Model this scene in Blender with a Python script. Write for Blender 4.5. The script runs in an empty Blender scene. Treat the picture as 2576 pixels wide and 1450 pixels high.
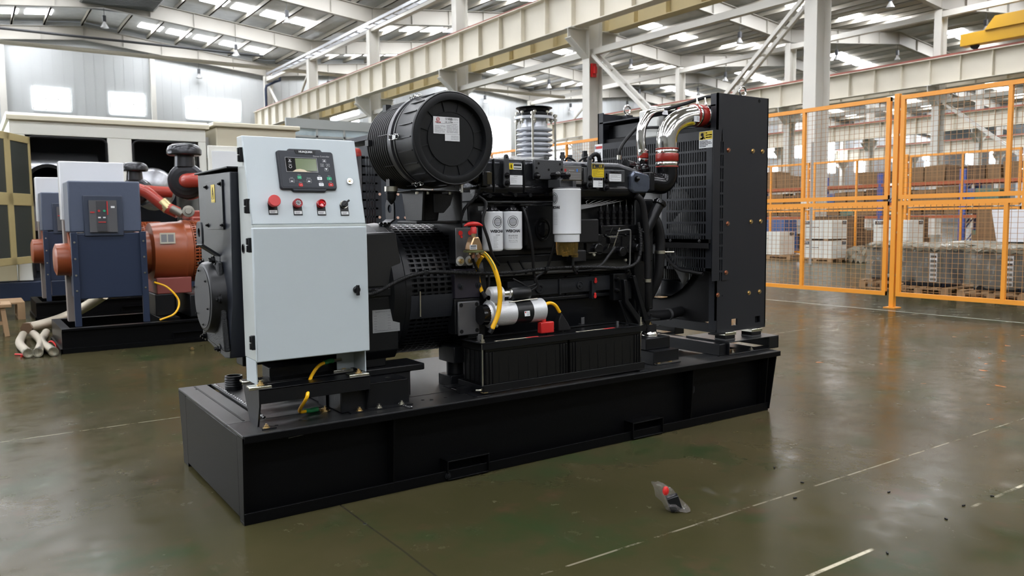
import bpy, math, random
from mathutils import Vector, Matrix
R = math.radians
scn = bpy.context.scene
COL = scn.collection
random.seed(7)

# ------------------------------------------------------------------ camera
# world axes: X runs along the genset, Y across it (away from the viewer), Z up; metres
F_PX, PITCH, YAW, ROLL, CAM_H = 2006.0, R(4.886), R(55.568), R(-0.637), 1.30
_fw = Vector((math.cos(YAW), math.sin(YAW), 0)); _rt = Vector((math.sin(YAW), -math.cos(YAW), 0)); _up = Vector((0, 0, 1))
CF = _fw * math.cos(PITCH) - _up * math.sin(PITCH)
_u = _up * math.cos(PITCH) + _fw * math.sin(PITCH)
CR = _rt * math.cos(ROLL) + _u * math.sin(ROLL)
CU = _u * math.cos(ROLL) - _rt * math.sin(ROLL)
CC = Vector((0, 0, CAM_H))
cd = bpy.data.cameras.new('camera'); cam = bpy.data.objects.new('camera', cd); COL.objects.link(cam)
m = Matrix((CR, CU, -CF)).transposed().to_4x4(); m.translation = CC
cam.matrix_world = m
cd.sensor_width = 36.0; cd.lens = F_PX / 2576 * 36.0
cd.clip_start = 0.05; cd.clip_end = 600
cd.dof.use_dof = True; cd.dof.focus_distance = 4.3; cd.dof.aperture_fstop = 4.5
scn.camera = cam

def at(px, py, X=None, Y=None, Z=None):
    """the point of the plane X=.. / Y=.. / Z=.. that the photograph shows at pixel (px, py)"""
    d = CF + CR * ((px - 1288) / F_PX) + CU * ((725 - py) / F_PX)
    for i, v in enumerate((X, Y, Z)):
        if v is not None:
            return CC + d * ((v - CC[i]) / d[i])

# ------------------------------------------------------------------ world light and exposure
w = bpy.data.worlds.new('world'); scn.world = w; w.use_nodes = True
nt = w.node_tree; nt.nodes.clear()
wo = nt.nodes.new('ShaderNodeOutputWorld'); wb = nt.nodes.new('ShaderNodeBackground')
wb.inputs['Color'].default_value = (0.86, 0.93, 1.0, 1); wb.inputs['Strength'].default_value = 0.6
nt.links.new(wb.outputs[0], wo.inputs[0])
SKYLIGHT, WINDOW = 30.0, 9.0       # daylight through roof panels and wall windows
scn.view_settings.view_transform = 'Standard'; scn.view_settings.look = 'None'
scn.view_settings.gamma = 1; scn.view_settings.exposure = 0.17
scn.view_settings.use_curve_mapping = False
try:
    scn.cycles.use_denoising = True; scn.cycles.max_bounces = 8; scn.cycles.diffuse_bounces = 4; scn.cycles.adaptive_threshold = .015
    scn.cycles.sample_clamp_indirect = 6.0; scn.cycles.caustics_reflective = False; scn.cycles.caustics_refractive = False
except Exception: pass

# ------------------------------------------------------------------ materials
def lin(h):
    c = [int(h[i:i + 2], 16) / 255 for i in (0, 2, 4)]
    return tuple(((v / 12.92) if v <= .04045 else ((v + .055) / 1.055) ** 2.4) for v in c) + (1,)
MATS = {}
def mat(name, col, rough=.5, metal=0., bump=0., bscale=200., coat=0., emit=None, estr=0., trans=0., var=0., vscale=4., spec=.5, alpha=1., ior=1.45):
    if name in MATS: return MATS[name]
    mt = bpy.data.materials.new(name); mt.use_nodes = True; t = mt.node_tree; b = t.nodes['Principled BSDF']
    c = lin(col) if isinstance(col, str) else tuple(col) + (1,)
    b.inputs['Base Color'].default_value = c; b.inputs['Roughness'].default_value = rough
    b.inputs['Metallic'].default_value = metal; b.inputs['Specular IOR Level'].default_value = spec
    b.inputs['IOR'].default_value = ior
    if coat: b.inputs['Coat Weight'].default_value = coat; b.inputs['Coat Roughness'].default_value = .08
    if trans: b.inputs['Transmission Weight'].default_value = trans
    if alpha < 1: b.inputs['Alpha'].default_value = alpha
    if emit: b.inputs['Emission Color'].default_value = lin(emit); b.inputs['Emission Strength'].default_value = estr
    if bump or var:
        tc = t.nodes.new('ShaderNodeTexCoord'); n = t.nodes.new('ShaderNodeTexNoise'); n.inputs['Scale'].default_value = bscale if bump else vscale
        t.links.new(tc.outputs['Object'], n.inputs['Vector'])
        if bump:
            bp = t.nodes.new('ShaderNodeBump'); bp.inputs['Strength'].default_value = bump; bp.inputs['Distance'].default_value = .002
            t.links.new(n.outputs['Fac'], bp.inputs['Height']); t.links.new(bp.outputs[0], b.inputs['Normal'])
        if var:
            n2 = t.nodes.new('ShaderNodeTexNoise'); n2.inputs['Scale'].default_value = vscale; n2.inputs['Detail'].default_value = 6
            t.links.new(tc.outputs['Object'], n2.inputs['Vector'])
            mx = t.nodes.new('ShaderNodeMix'); mx.data_type = 'RGBA'
            mx.inputs[6].default_value = tuple(v * (1 - var) for v in c[:3]) + (1,); mx.inputs[7].default_value = tuple(min(1, v * (1 + var)) for v in c[:3]) + (1,)
            t.links.new(n2.outputs['Fac'], mx.inputs[0]); t.links.new(mx.outputs[2], b.inputs['Base Color'])
    MATS[name] = mt
    return mt
BLACK = mat('black_paint', (.0050, .0054, .0064), .30, bump=.25, bscale=260, spec=.35)
BLACKG = mat('black_gloss_paint', (.005, .005, .0058), .15, bump=.12, bscale=120, spec=.45)
BLACKM = mat('black_matt', (.006, .006, .0066), .55, bump=.2, bscale=300, spec=.3)
BLACKP = mat('black_plastic', (.0062, .0068, .0078), .36, bump=.1, bscale=150, spec=.4)
BASEP = mat('skid_black_paint', (.0026, .0027, .0030), .30, bump=.45, bscale=340, spec=.13)
TOPP = mat('skid_top_black', (.0050, .0052, .0056), .30, bump=.9, bscale=420, spec=.6)
WELD = mat('weld_grey', (.05, .05, .052), .45, .4)
SHEET = mat('powder_coated_sheet', (.0125, .014, .0175), .42, bump=.2, bscale=500, spec=.4)
NAVY = mat('navy_paint', (.017, .026, .052), .36, bump=.3, bscale=220)
NAVYW = mat('navy_crinkled_wrap', (.072, .088, .130), .40, bump=1.0, bscale=16)
GREY = mat('light_grey_paint', (.47, .525, .545), .36, bump=.25, bscale=700)
GREYIN = mat('cabinet_shell_grey', (.44, .475, .455), .33, bump=.3, bscale=700)
STEEL = mat('zinc_steel', (.62, .60, .52), .28, 1., bump=.1, bscale=200)
BRASS = mat('yellow_zinc', (.66, .50, .26), .30, 1.)
CHROME = mat('polished_stainless', (.84, .83, .81), .13, 1., bump=.04, bscale=60)
ALU = mat('cast_aluminium', (.60, .61, .62), .42, .45, bump=.4, bscale=260)
SILV = mat('silver_paint', (.60, .62, .66), .32, .45, bump=.1)
DGREY = mat('dark_grey_cast', (.052, .054, .058), .42, .25, bump=.7, bscale=260)
BARE = mat('machined_steel', (.13, .13, .135), .42, .7, var=.3, vscale=9)
RUBBER = mat('black_rubber', (.008, .008, .0086), .5, bump=.2, bscale=120, spec=.3)
REDRUB = mat('red_silicone', (.27, .020, .013), .30, bump=.2, bscale=90)
RED = mat('red_plastic', (.52, .022, .02), .32)
REDP = mat('red_pipe_paint', (.34, .045, .03), .28)
WHITE = mat('white_enamel', (.74, .76, .78), .25, coat=.3)
LABELW = mat('white_sticker', (.70, .71, .72), .35)
LABELG = mat('silver_sticker', (.36, .36, .37), .3, .5)
LABELY = mat('yellow_sticker', (.70, .52, .02), .35)
INK = mat('black_ink', (.012, .012, .015), .5)
INKR = mat('red_ink', (.45, .03, .03), .5)
INKB = mat('blue_ink', (.05, .2, .6), .5)
INKG = mat('grey_ink', (.20, .20, .21), .5)
GREEN = mat('green_button', (.03, .33, .17), .4)
LCD = mat('display_glass', (.17, .21, .12), .12, coat=.5)
GLASSB = mat('black_display', (.006, .006, .007), .1, coat=.5)
YELC = mat('yellow_cable', (.82, .44, .01), .38)
GRNC = mat('green_tape', (.03, .22, .08), .4)
COPPER = mat('copper_orange_paint', (.27, .064, .021), .30, bump=.2, bscale=180)
CREAM = mat('cream_beam_paint', (.69, .645, .54), .55, var=.05, vscale=1.2)
CREAM2 = mat('cream_column_paint', (.66, .645, .59), .5, var=.05, vscale=1.)
CREAMY = mat('yellowed_beam_paint', (.64, .55, .33), .55, var=.08, vscale=1.)
ENCL = mat('cream_enclosure_paint', (.82, .83, .76), .4, bump=.1)
DOORY = mat('khaki_door_frame', (.46, .38, .18), .45)
FOAM = mat('perforated_lining', (.060, .068, .060), .38, .3, bump=.5, bscale=260)
ROOFM = mat('roof_foil_insulation', (.52, .53, .52), .5, .15, bump=1.0, bscale=5, var=.25, vscale=1.6)
PURL = mat('galvanised_purlin', (.52, .49, .42), .5, .1)
WALLP = mat('wall_cladding', (.49, .51, .51), .6, var=.04, vscale=.4)
ORANGE = mat('orange_fence_paint', (.74, .29, .03), .38, bump=.1)
WIRE = mat('orange_wire', (.36, .19, .075), .45)
CARD = mat('cardboard', (.20, .125, .065), .8, var=.15, vscale=5)
CARD2 = mat('dark_cardboard', (.105, .065, .036), .8, var=.2, vscale=5)
BLUER = mat('blue_rack_paint', (.045, .09, .33), .4)
BLUEB = mat('blue_bin', (.03, .11, .30), .4)
ORB = mat('orange_rack_beam', (.40, .09, .03), .45)
WOOD = mat('pallet_wood', (.30, .19, .10), .75, bump=.5, bscale=40, var=.25, vscale=6)
FILM = mat('plastic_film', (.40, .38, .31), .12, bump=1.0, bscale=7, alpha=.32, spec=1.)
FILMB = mat('clear_bag', (.30, .28, .27), .10, bump=1., bscale=40, alpha=.16, spec=1.)
AMBER = mat('amber_bowl', (.80, .50, .10), .08, trans=.9, alpha=.75)
GLASS = mat('lamp_glass', (.8, .8, .8), .15, trans=.6)
CRANEY = mat('crane_yellow', (.60, .33, .015), .4)
SKYL = mat('skylight_panel', (.9, .85, .7), .6, emit='F6F8FF', estr=SKYLIGHT)
PANE = mat('daylit_window_pane', (.9, .9, .9), .3, emit='F2F7FF', estr=WINDOW)

# ------------------------------------------------------------------ mesh helpers
def tag(o, label=None, cat=None, group=None, kind=None):
    if label: o['label'] = label
    if cat: o['category'] = cat
    if group: o['group'] = group
    if kind: o['kind'] = kind
    return o
WL = {}
CAM_SCALE = [1.0]          # scale factor; hall shell enlarged about the camera, its heights lowered first
def wl(o): return WL.get(o.name, Vector((0, 0, 0))) if o else Vector((0, 0, 0))
def thing(name, label, cat, loc=(0, 0, 0), group=None):
    o = bpy.data.objects.new(name, None); COL.objects.link(o); loc = tuple(v * CAM_SCALE[0] for v in loc); o.location = loc
    o.empty_display_size = .1
    WL[o.name] = Vector(loc)
    return tag(o, label, cat, group)
def ortho(d):
    d = Vector(d).normalized(); a = Vector((0, 0, 1)) if abs(d.z) < .9 else Vector((1, 0, 0))
    u = d.cross(a).normalized(); return u, d.cross(u).normalized()
def spline(pts, n=8):
    P = [Vector(p) for p in pts]
    if len(P) < 3: return P
    out = []
    Q = [P[0] * 2 - P[1]] + P + [P[-1] * 2 - P[-2]]
    for i in range(1, len(Q) - 2):
        a, b, c, d = Q[i - 1], Q[i], Q[i + 1], Q[i + 2]
        for k in range(n):
            t = k / n
            out.append(.5 * ((2 * b) + (c - a) * t + (2 * a - 5 * b + 4 * c - d) * t * t + (3 * b - a - 3 * c + d) * t ** 3))
    out.append(P[-1]); return out
class MB:
    def __init__(s): s.v = []; s.f = []; s.mi = []; s.cur = 0; s.cuts = []
    def nx(s):
        """what follows becomes the next object of the same kind"""
        s.cuts.append((len(s.v), len(s.f))); return s
    def add(s, vs, fs):
        o = len(s.v); s.v += [tuple(v) for v in vs]; s.f += [tuple(i + o for i in f) for f in fs]; s.mi += [s.cur] * len(fs); return s
    def m(s, i): s.cur = i; return s
    def box(s, x0, x1, y0, y1, z0, z1):
        return s.add([(x, y, z) for x in (x0, x1) for y in (y0, y1) for z in (z0, z1)],
                     [(0, 1, 3, 2), (4, 6, 7, 5), (0, 4, 5, 1), (2, 3, 7, 6), (0, 2, 6, 4), (1, 5, 7, 3)])
    def obox(s, c, u, v, w, a, b, d):
        """box about c with half sizes a, b, d along the unit vectors u, v, w"""
        c, u, v, w = Vector(c), Vector(u), Vector(v), Vector(w)
        return s.add([c + u * (a * i) + v * (b * j) + w * (d * k) for i in (-1, 1) for j in (-1, 1) for k in (-1, 1)],
                     [(0, 1, 3, 2), (4, 6, 7, 5), (0, 4, 5, 1), (2, 3, 7, 6), (0, 2, 6, 4), (1, 5, 7, 3)])
    def bar(s, p0, p1, w, h=None, up=(0, 0, 1)):
        p0, p1 = Vector(p0), Vector(p1); d = (p1 - p0); L = d.length; d.normalize(); h = h or w
        up = Vector(up)
        if abs(d.dot(up)) > .95: up = Vector((0, 1, 0))
        u = d.cross(up).normalized(); v = u.cross(d).normalized()
        return s.obox((p0 + p1) / 2, d, u, v, L / 2, w / 2, h / 2)
    def lathe(s, o, ax, prof, n=24, cap=True):
        """profile of (distance along ax, radius) turned about ax from o"""
        o = Vector(o); ax = Vector(ax).normalized(); u, v = ortho(ax)
        vs = [];
        for t, r in prof:
            for k in range(n):
                a = 2 * math.pi * k / n
                vs.append(o + ax * t + (u * math.cos(a) + v * math.sin(a)) * r)
        fs = []
        for i in range(len(prof) - 1):
            for k in range(n):
                k2 = (k + 1) % n
                fs.append((i * n + k, i * n + k2, (i + 1) * n + k2, (i + 1) * n + k))
        if cap and prof[0][1] > 0: fs.append(tuple(range(n)))
        if cap and prof[-1][1] > 0: fs.append(tuple(range((len(prof) - 1) * n, len(prof) * n))[::-1])
        return s.add(vs, fs)
    def cyl(s, p0, p1, r, r1=None, n=20):
        p0, p1 = Vector(p0), Vector(p1)
        return s.lathe(p0, p1 - p0, [(0, r), ((p1 - p0).length, r if r1 is None else r1)], n)
    def tube(s, pts, r, n=10, sm=8, rib=None):
        P = spline(pts, sm) if sm else [Vector(p) for p in pts]
        if rib:   # corrugated conduit
            Q = []; acc = 0
            for i in range(len(P) - 1):
                L = (P[i + 1] - P[i]).length; k = max(1, int(round(L / rib)))
                for j in range(k): Q.append(P[i].lerp(P[i + 1], j / k))
            Q.append(P[-1]); P = Q
        vs = []; fs = []; u = None
        for i, p in enumerate(P):
            d = (P[min(i + 1, len(P) - 1)] - P[max(i - 1, 0)]).normalized()
            if u is None: u, v = ortho(d)
            else:
                u = (u - d * u.dot(d)).normalized(); v = d.cross(u).normalized()
            rr = r if not callable(r) else r(i / (len(P) - 1))
            if rib: rr *= 1.0 if i % 2 else .84
            for k in range(n):
                a = 2 * math.pi * k / n; vs.append(p + (u * math.cos(a) + v * math.sin(a)) * rr)
        for i in range(len(P) - 1):
            for k in range(n):
                k2 = (k + 1) % n; fs.append((i * n + k, i * n + k2, (i + 1) * n + k2, (i + 1) * n + k))
        fs.append(tuple(range(n))[::-1]); fs.append(tuple(range((len(P) - 1) * n, len(P) * n)))
        return s.add(vs, fs)
    def prism(s, poly, axis, a0, a1):
        """polygon in the two other axes (in x,y,z order) extruded along axis from a0 to a1"""
        def pt(p, a):
            return {'x': (a, p[0], p[1]), 'y': (p[0], a, p[1]), 'z': (p[0], p[1], a)}[axis]
        n = len(poly)
        return s.add([pt(p, a0) for p in poly] + [pt(p, a1) for p in poly],
                     [tuple(range(n))[::-1], tuple(range(n, 2 * n))] + [(i, (i + 1) % n, (i + 1) % n + n, i + n) for i in range(n)])
    def hexa(s, c, ax, r, h, n=6):
        return s.cyl(Vector(c), Vector(c) + Vector(ax).normalized() * h, r, n=n)
    def bolt(s, c, ax=(0, 0, 1), r=.009, washer=True):
        c = Vector(c); ax = Vector(ax).normalized()
        if washer: s.cyl(c, c + ax * .003, r * 1.7, n=14)
        s.cyl(c + ax * .003, c + ax * (.003 + r * .9), r * 1.12, n=6)
        s.cyl(c + ax * .003, c + ax * (.003 + r * 1.7), r * .55, n=8)
        return s
    def sph(s, c, r, n=14, sc=(1, 1, 1)):
        c = Vector(c); vs = []; fs = []; m = n // 2
        for i in range(m + 1):
            th = math.pi * i / m
            for k in range(n):
                a = 2 * math.pi * k / n
                vs.append(c + Vector((math.sin(th) * math.cos(a) * sc[0], math.sin(th) * math.sin(a) * sc[1], math.cos(th) * sc[2])) * r)
        for i in range(m):
            for k in range(n):
                k2 = (k + 1) % n; fs.append((i * n + k, (i + 1) * n + k, (i + 1) * n + k2, i * n + k2))
        return s.add(vs, fs)
    def build(s, name, mats, parent=None, bev=0., smooth=True, label=None, seg=2, cat=None, group=None, kind=None):
        if s.cuts:
            out = None; C_ = [(0, 0)] + s.cuts + [(len(s.v), len(s.f))]
            for (v0, f0), (v1, f1) in zip(C_[:-1], C_[1:]):
                if f1 <= f0: continue
                q = MB(); q.v = s.v[v0:v1]; q.f = [tuple(i - v0 for i in f) for f in s.f[f0:f1]]; q.mi = s.mi[f0:f1]
                out = q.build(name, mats, parent, bev, smooth, label, seg, cat, group, kind)
            return out
        off = wl(parent)
        me = bpy.data.meshes.new(name); me.from_pydata([Vector(v) * CAM_SCALE[0] - off for v in s.v], [], s.f)
        if not isinstance(mats, (list, tuple)): mats = [mats]
        for q in mats: me.materials.append(q)
        if len(mats) > 1:
            for p, i in zip(me.polygons, s.mi): p.material_index = i
        me.validate()
        bmz = __import__('bmesh').new(); bmz.from_mesh(me); __import__('bmesh').ops.recalc_face_normals(bmz, faces=bmz.faces); bmz.to_mesh(me); bmz.free()
        if smooth:
            for p in me.polygons: p.use_smooth = True
            me.set_sharp_from_angle(angle=R(35))
        o = bpy.data.objects.new(name, me); COL.objects.link(o)
        if parent: o.parent = parent; WL[o.name] = off
        if bev:
            b = o.modifiers.new('bevel', 'BEVEL'); b.width = bev; b.segments = seg; b.limit_method = 'ANGLE'; b.angle_limit = R(40)
        if label or cat or group or kind: tag(o, label, cat, group, kind)
        return o
def kids(o): return [c for c in bpy.data.objects if c.parent == o]
def copy_tree(o, loc=None, label=None, rotz=None, parent=None):
    c = o.copy(); COL.objects.link(c)
    if parent: c.parent = parent
    if loc is not None: c.location = loc
    if rotz is not None: c.rotation_euler = (0, 0, rotz)
    if label: c['label'] = label
    for ch in kids(o): copy_tree(ch, parent=c)
    return c
def text(parent, s, size, org, xd, yd, mt, name='lettering', align='CENTER', depth=.0006, sx=1., bold=0.):
    cu = bpy.data.curves.new('t', 'FONT'); cu.body = s; cu.size = size; cu.align_x = align; cu.align_y = 'CENTER'; cu.extrude = depth / 2; cu.offset = bold
    cu.resolution_u = 2
    to = bpy.data.objects.new('t', cu); me = bpy.data.meshes.new_from_object(to); me.name = name
    xd, yd = Vector(xd).normalized(), Vector(yd).normalized(); zd = xd.cross(yd); off = wl(parent); org = Vector(org)
    for v in me.vertices:
        p = org + xd * (v.co.x * sx) + yd * v.co.y + zd * (v.co.z + depth); v.co = p - off
    me.materials.clear(); me.materials.append(mt)
    bpy.data.objects.remove(to); bpy.data.curves.remove(cu)
    o = bpy.data.objects.new(name, me); COL.objects.link(o)
    if parent: o.parent = parent; WL[o.name] = off
    return o
def sticker(parent, name, c, xd, yd, w, h, mt, lines=None, label=None, t=.0009):
    """thin label centred at c in the plane of xd, yd; lines = [(u0,v0,u1,v1,material index)] in 0..1 as printed bars"""
    c, xd, yd = Vector(c), Vector(xd).normalized(), Vector(yd).normalized(); zd = xd.cross(yd)
    mb = MB(); mb.obox(c + zd * t / 2, xd, yd, zd, w / 2, h / 2, t / 2)
    for (u0, v0, u1, v1, mi) in (lines or []):
        mb.m(mi); mb.obox(c + xd * (((u0 + u1) / 2 - .5) * w) + yd * (((v0 + v1) / 2 - .5) * h) + zd * (t + .0002), xd, yd, zd, abs(u1 - u0) * w / 2, abs(v1 - v0) * h / 2, .0002)
    return mb.build(name, mt if isinstance(mt, (list, tuple)) else [mt, INK, INKR, LABELY, INKG, LABELW, INKB], parent, smooth=False, label=label)
def print_lines(n, u0=.08, u1=.92, v0=.1, v1=.9, mi=4, th=.45, seed=1):
    rg = random.Random(seed); out = []
    for i in range(n):
        v = v1 - (i + .5) * (v1 - v0) / n; hh = (v1 - v0) / n * th / 2; u = u0
        while u < u1 - .03:
            e = min(u1, u + rg.uniform(.06, .25)); out.append((u, v - hh, e, v + hh, mi)); u = e + .02
            if rg.random() < .12: break
    return out
XD, YD, ZD = Vector((1, 0, 0)), Vector((0, 1, 0)), Vector((0, 0, 1))
# ------------------------------------------------------------------ floor material
def floor_material():
    mt = bpy.data.materials.new('green_epoxy_floor'); mt.use_nodes = True; t = mt.node_tree; b = t.nodes['Principled BSDF']; N = t.nodes.new; L = t.links.new
    tc = N('ShaderNodeTexCoord')
    def noise(sc, det=4, ro=.55, scale=(1, 1, 1)):
        mp = N('ShaderNodeMapping'); mp.inputs['Scale'].default_value = scale; n = N('ShaderNodeTexNoise')
        n.inputs['Scale'].default_value = sc; n.inputs['Detail'].default_value = det; n.inputs['Roughness'].default_value = ro
        L(tc.outputs['Object'], mp.inputs['Vector']); L(mp.outputs[0], n.inputs['Vector']); return n.outputs['Fac']
    def ramp(f, a, c):
        r = N('ShaderNodeMapRange'); r.inputs[1].default_value = a; r.inputs[2].default_value = c; L(f, r.inputs[0]); return r.outputs[0]
    def mix(f, c1, c2):
        x = N('ShaderNodeMix'); x.data_type = 'RGBA'; L(f, x.inputs[0])
        for i, c in ((6, c1), (7, c2)):
            if isinstance(c, tuple): x.inputs[i].default_value = c + (1,)
            else: L(c, x.inputs[i])
        return x.outputs[2]
    def math(op, a, c=None):
        x = N('ShaderNodeMath'); x.operation = op
        for i, q in enumerate((a, c)):
            if q is None: continue
            if isinstance(q, (int, float)): x.inputs[i].default_value = q
            else: L(q, x.inputs[i])
        return x.outputs[0]
    sep = N('ShaderNodeSeparateXYZ'); L(tc.outputs['Object'], sep.inputs[0]); X, Y = sep.outputs[0], sep.outputs[1]
    c = mix(ramp(noise(.55, 5), .38, .62), (.034, .0315, .0135), (.052, .043, .021))        # olive / brown worn areas
    c = mix(ramp(noise(1.7, 4), .54, .68), c, (.024, .034, .0130))                          # greener patches
    c = mix(math('MULTIPLY', ramp(noise(3.3, 6), .60, .72), .55), c, (.060, .036, .021))   # reddish stains
    c = mix(math('MULTIPLY', ramp(noise(9, 6, .7, (1, .35, 1)), .60, .70), .14), c, (.10, .095, .07))   # pale scuffs
    c = mix(math('MULTIPLY', ramp(noise(22, 5, .7), .66, .72), .5), c, (.03, .028, .018))  # dark flecks
    def line(coord, pos, w, wob=.004):
        d = math('ABSOLUTE', math('SUBTRACT', math('ADD', coord, math('MULTIPLY', noise(3., 3), wob)), pos + wob / 2)); r = N('ShaderNodeMapRange')
        r.inputs[1].default_value = w; r.inputs[2].default_value = w * .55; L(d, r.inputs[0]); return r.outputs[0]
    worn = ramp(noise(6, 5, .7), .42, .52)
    worn2 = ramp(noise(1.3, 3), .46, .52)
    c = mix(math('MULTIPLY', math('MULTIPLY', line(Y, 1.70, .011), worn2), worn), c, (.42, .38, .28))  # worn paint line
    c = mix(math('MULTIPLY', line(Y, 2.28, .007), math('MULTIPLY', worn, .4)), c, (.36, .32, .24))
    c = mix(math('MULTIPLY', line(X, 1.36, .006, .012), .8), c, (.02, .018, .012))         # slab joints
    c = mix(math('MULTIPLY', line(Y, 4.63, .005, .012), .7), c, (.02, .018, .012))
    c = mix(math('MULTIPLY', line(Y, 5.63, .009), math('MULTIPLY', worn, .5)), c, (.30, .28, .22))
    c = mix(line(X, 10.42, .035), c, (.30, .31, .26))                                      # line along the fence
    c = mix(math('MULTIPLY', line(X, 7.4, .006, .012), .7), c, (.02, .018, .012))
    blots = math('MULTIPLY', ramp(noise(5.5, 2), .69, .71), math('MULTIPLY', ramp(X, 5.2, 5.4), ramp(Y, 4.6, 4.3)))
    c = mix(blots, c, (.27, .10, .035))                                                    # ochre paint drips
    L(c, b.inputs['Base Color'])
    ro = N('ShaderNodeMapRange'); ro.inputs[1].default_value = .3; ro.inputs[2].default_value = .7; ro.inputs[3].default_value = .12; ro.inputs[4].default_value = .30
    L(noise(4.5, 6, .65), ro.inputs[0]); L(ro.outputs[0], b.inputs['Roughness'])
    bp = N('ShaderNodeBump'); bp.inputs['Strength'].default_value = .12; bp.inputs['Distance'].default_value = .003; L(noise(12, 5), bp.inputs['Height']); L(bp.outputs[0], b.inputs['Normal'])
    b.inputs['Specular IOR Level'].default_value = .05; b.inputs['Specular Tint'].default_value = (1., .93, .74, 1)
    return mt
FLOORM = floor_material()
YW, XL, XR, YF = 50.2, -24.0, 116.0, -28.0
CAM_SCALE[0] = 1.0
MB().box(XL * 1.5, XR * 1.5, YF * 1.5, YW * 1.5, -.2, 0).build('floor', FLOORM, kind='structure', smooth=False)

# ------------------------------------------------------------------ roof: folded sheet on rafters and purlins, rows of columns at X = 16 + 20 k
ROWS = [-4, 16, 36, 56, 76, 96]
CAM_SCALE[0] = 1.5
def rz(x):                                   # underside of the rafters
    d = abs(((x - 6) + 10) % 20 - 10)        # distance from the ridge
    return 10.917 - d * .105
GY = [3.4 + 7.75 * k for k in range(-1, 7)]  # bay lines across Y
mb = MB(); xs = [x for x in range(-24, 117, 10)]
for a, c in zip(xs[:-1], xs[1:]):
    za, zc = rz(a) + 1.05, rz(c) + 1.05
    mb.add([(a, YF, za), (c, YF, zc), (c, YW + .3, zc), (a, YW + .3, za), (a, YF, za + .1), (c, YF, zc + .1), (c, YW + .3, zc + .1), (a, YW + .3, za + .1)],
           [(0, 1, 2, 3), (7, 6, 5, 4), (0, 4, 5, 1), (2, 6, 7, 3)])
mb.build('ceiling', ROOFM, kind='structure', smooth=False)
# gable wall with panel seams, and the side wall beyond the left edge of the picture
mb = MB(); poly = [(XL, 0)] + [(x, rz(x) + 1.0) for x in xs] + [(xs[-1], 0)]
mb.prism([(p[0], p[1]) for p in poly], 'y', YW, YW + .2)
x = XL + .5
while x < 60:
    mb.box(x, x + .02, YW - .012, YW, 0, rz(x) + .95); x += .5
mb.build('wall_back', WALLP, kind='structure', smooth=False)
MB().box(XL - .2, XL, YF, YW, 0, 12.0).build('wall_left', mat('dull_cladding', (.22, .22, .20), .6), kind='structure', smooth=False)
MB().prism([(p[0], p[1]) for p in poly], 'y', YF - .2, YF).build('wall_front', mat('dull_cladding', (.22, .22, .20), .6), kind='structure', smooth=False)
# windows of the gable wall: (x0, x1, z0, z1, columns, rows)
WIN = [(-21, -15.5, 2.6, 6.6, 6, 3), (-13.5, -8, 2.6, 6.6, 6, 3), (-6, -1.2, 2.6, 6.2, 6, 3), (-5.4, -3.2, 7.067, 8.227, 3, 2), (-.6, .5, 7.067, 8.227, 2, 2), (3.49, 5.26, 7.067, 8.227, 3, 2), (7.2, 9.03, 7.067, 8.227, 3, 2), (11.28, 14.39, 7.067, 8.227, 5, 2), (19., 22.2, 7.067, 8.227, 4, 2),
       (31.3, 34.4, 5.47, 8.37, 4, 4), (37.1, 40.3, 3.77, 7.47, 4, 4), (41.6, 43.2, 3.77, 6.57, 2, 4)]
for a, c, y0, y1 in ((1925, 1952, 345, 397), (2000, 2018, 350, 398), (2075, 2098, 354, 402), (2148, 2190, 372, 402), (2222, 2236, 366, 400), (2322, 2352, 374, 404), (2430, 2466, 386, 416), (2490, 2503, 380, 412),
                     (1925, 1930, 418, 440), (1943, 1968, 418, 440), (2078, 2100, 406, 436), (2150, 2192, 404, 436), (2326, 2350, 406, 428), (2245, 2262, 366, 408)):
    p, q = at(a, y0, Y=YW * 1.5) / 1.5, at(c, y1, Y=YW * 1.5) / 1.5; WIN.append((p.x, q.x, q.z, p.z, 2, 2))
for i, (x0, x1, z0, z1, nc, nr) in enumerate(WIN):
    pn = MB().box(x0, x1, YW - .05, YW - .02, z0, z1).build('window_%d' % (i + 1), PANE, kind='structure', smooth=False)
    f = MB()
    for k in range(nc + 1): xx = x0 + (x1 - x0) * k / nc; f.box(xx - .025, xx + .025, YW - .09, YW - .05, z0, z1)
    for k in range(nr + 1): zz = z0 + (z1 - z0) * k / nr; f.box(x0, x1, YW - .09, YW - .05, zz - .02, zz + .02)
    f.build('window_frame', CREAM2, pn, smooth=False)
for j, (y0, y1) in enumerate([(14, 20), (23, 29), (32, 38), (41, 46)]):
    pn = MB().box(XL + .02, XL + .05, y0, y1, 3.0, 7.6).build('window_%d' % (len(WIN) + 1 + j), PANE, kind='structure', smooth=False)
    f = MB()
    for k in range(5): yy = y0 + (y1 - y0) * k / 4; f.box(XL + .05, XL + .09, yy - .03, yy + .03, 3.0, 7.6)
    for k in range(4): f.box(XL + .05, XL + .09, y0, y1, 3.0 + k * 1.53 - .03, 3.03 + k * 1.53)
    f.build('window_frame', CREAM2, pn, smooth=False)
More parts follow.
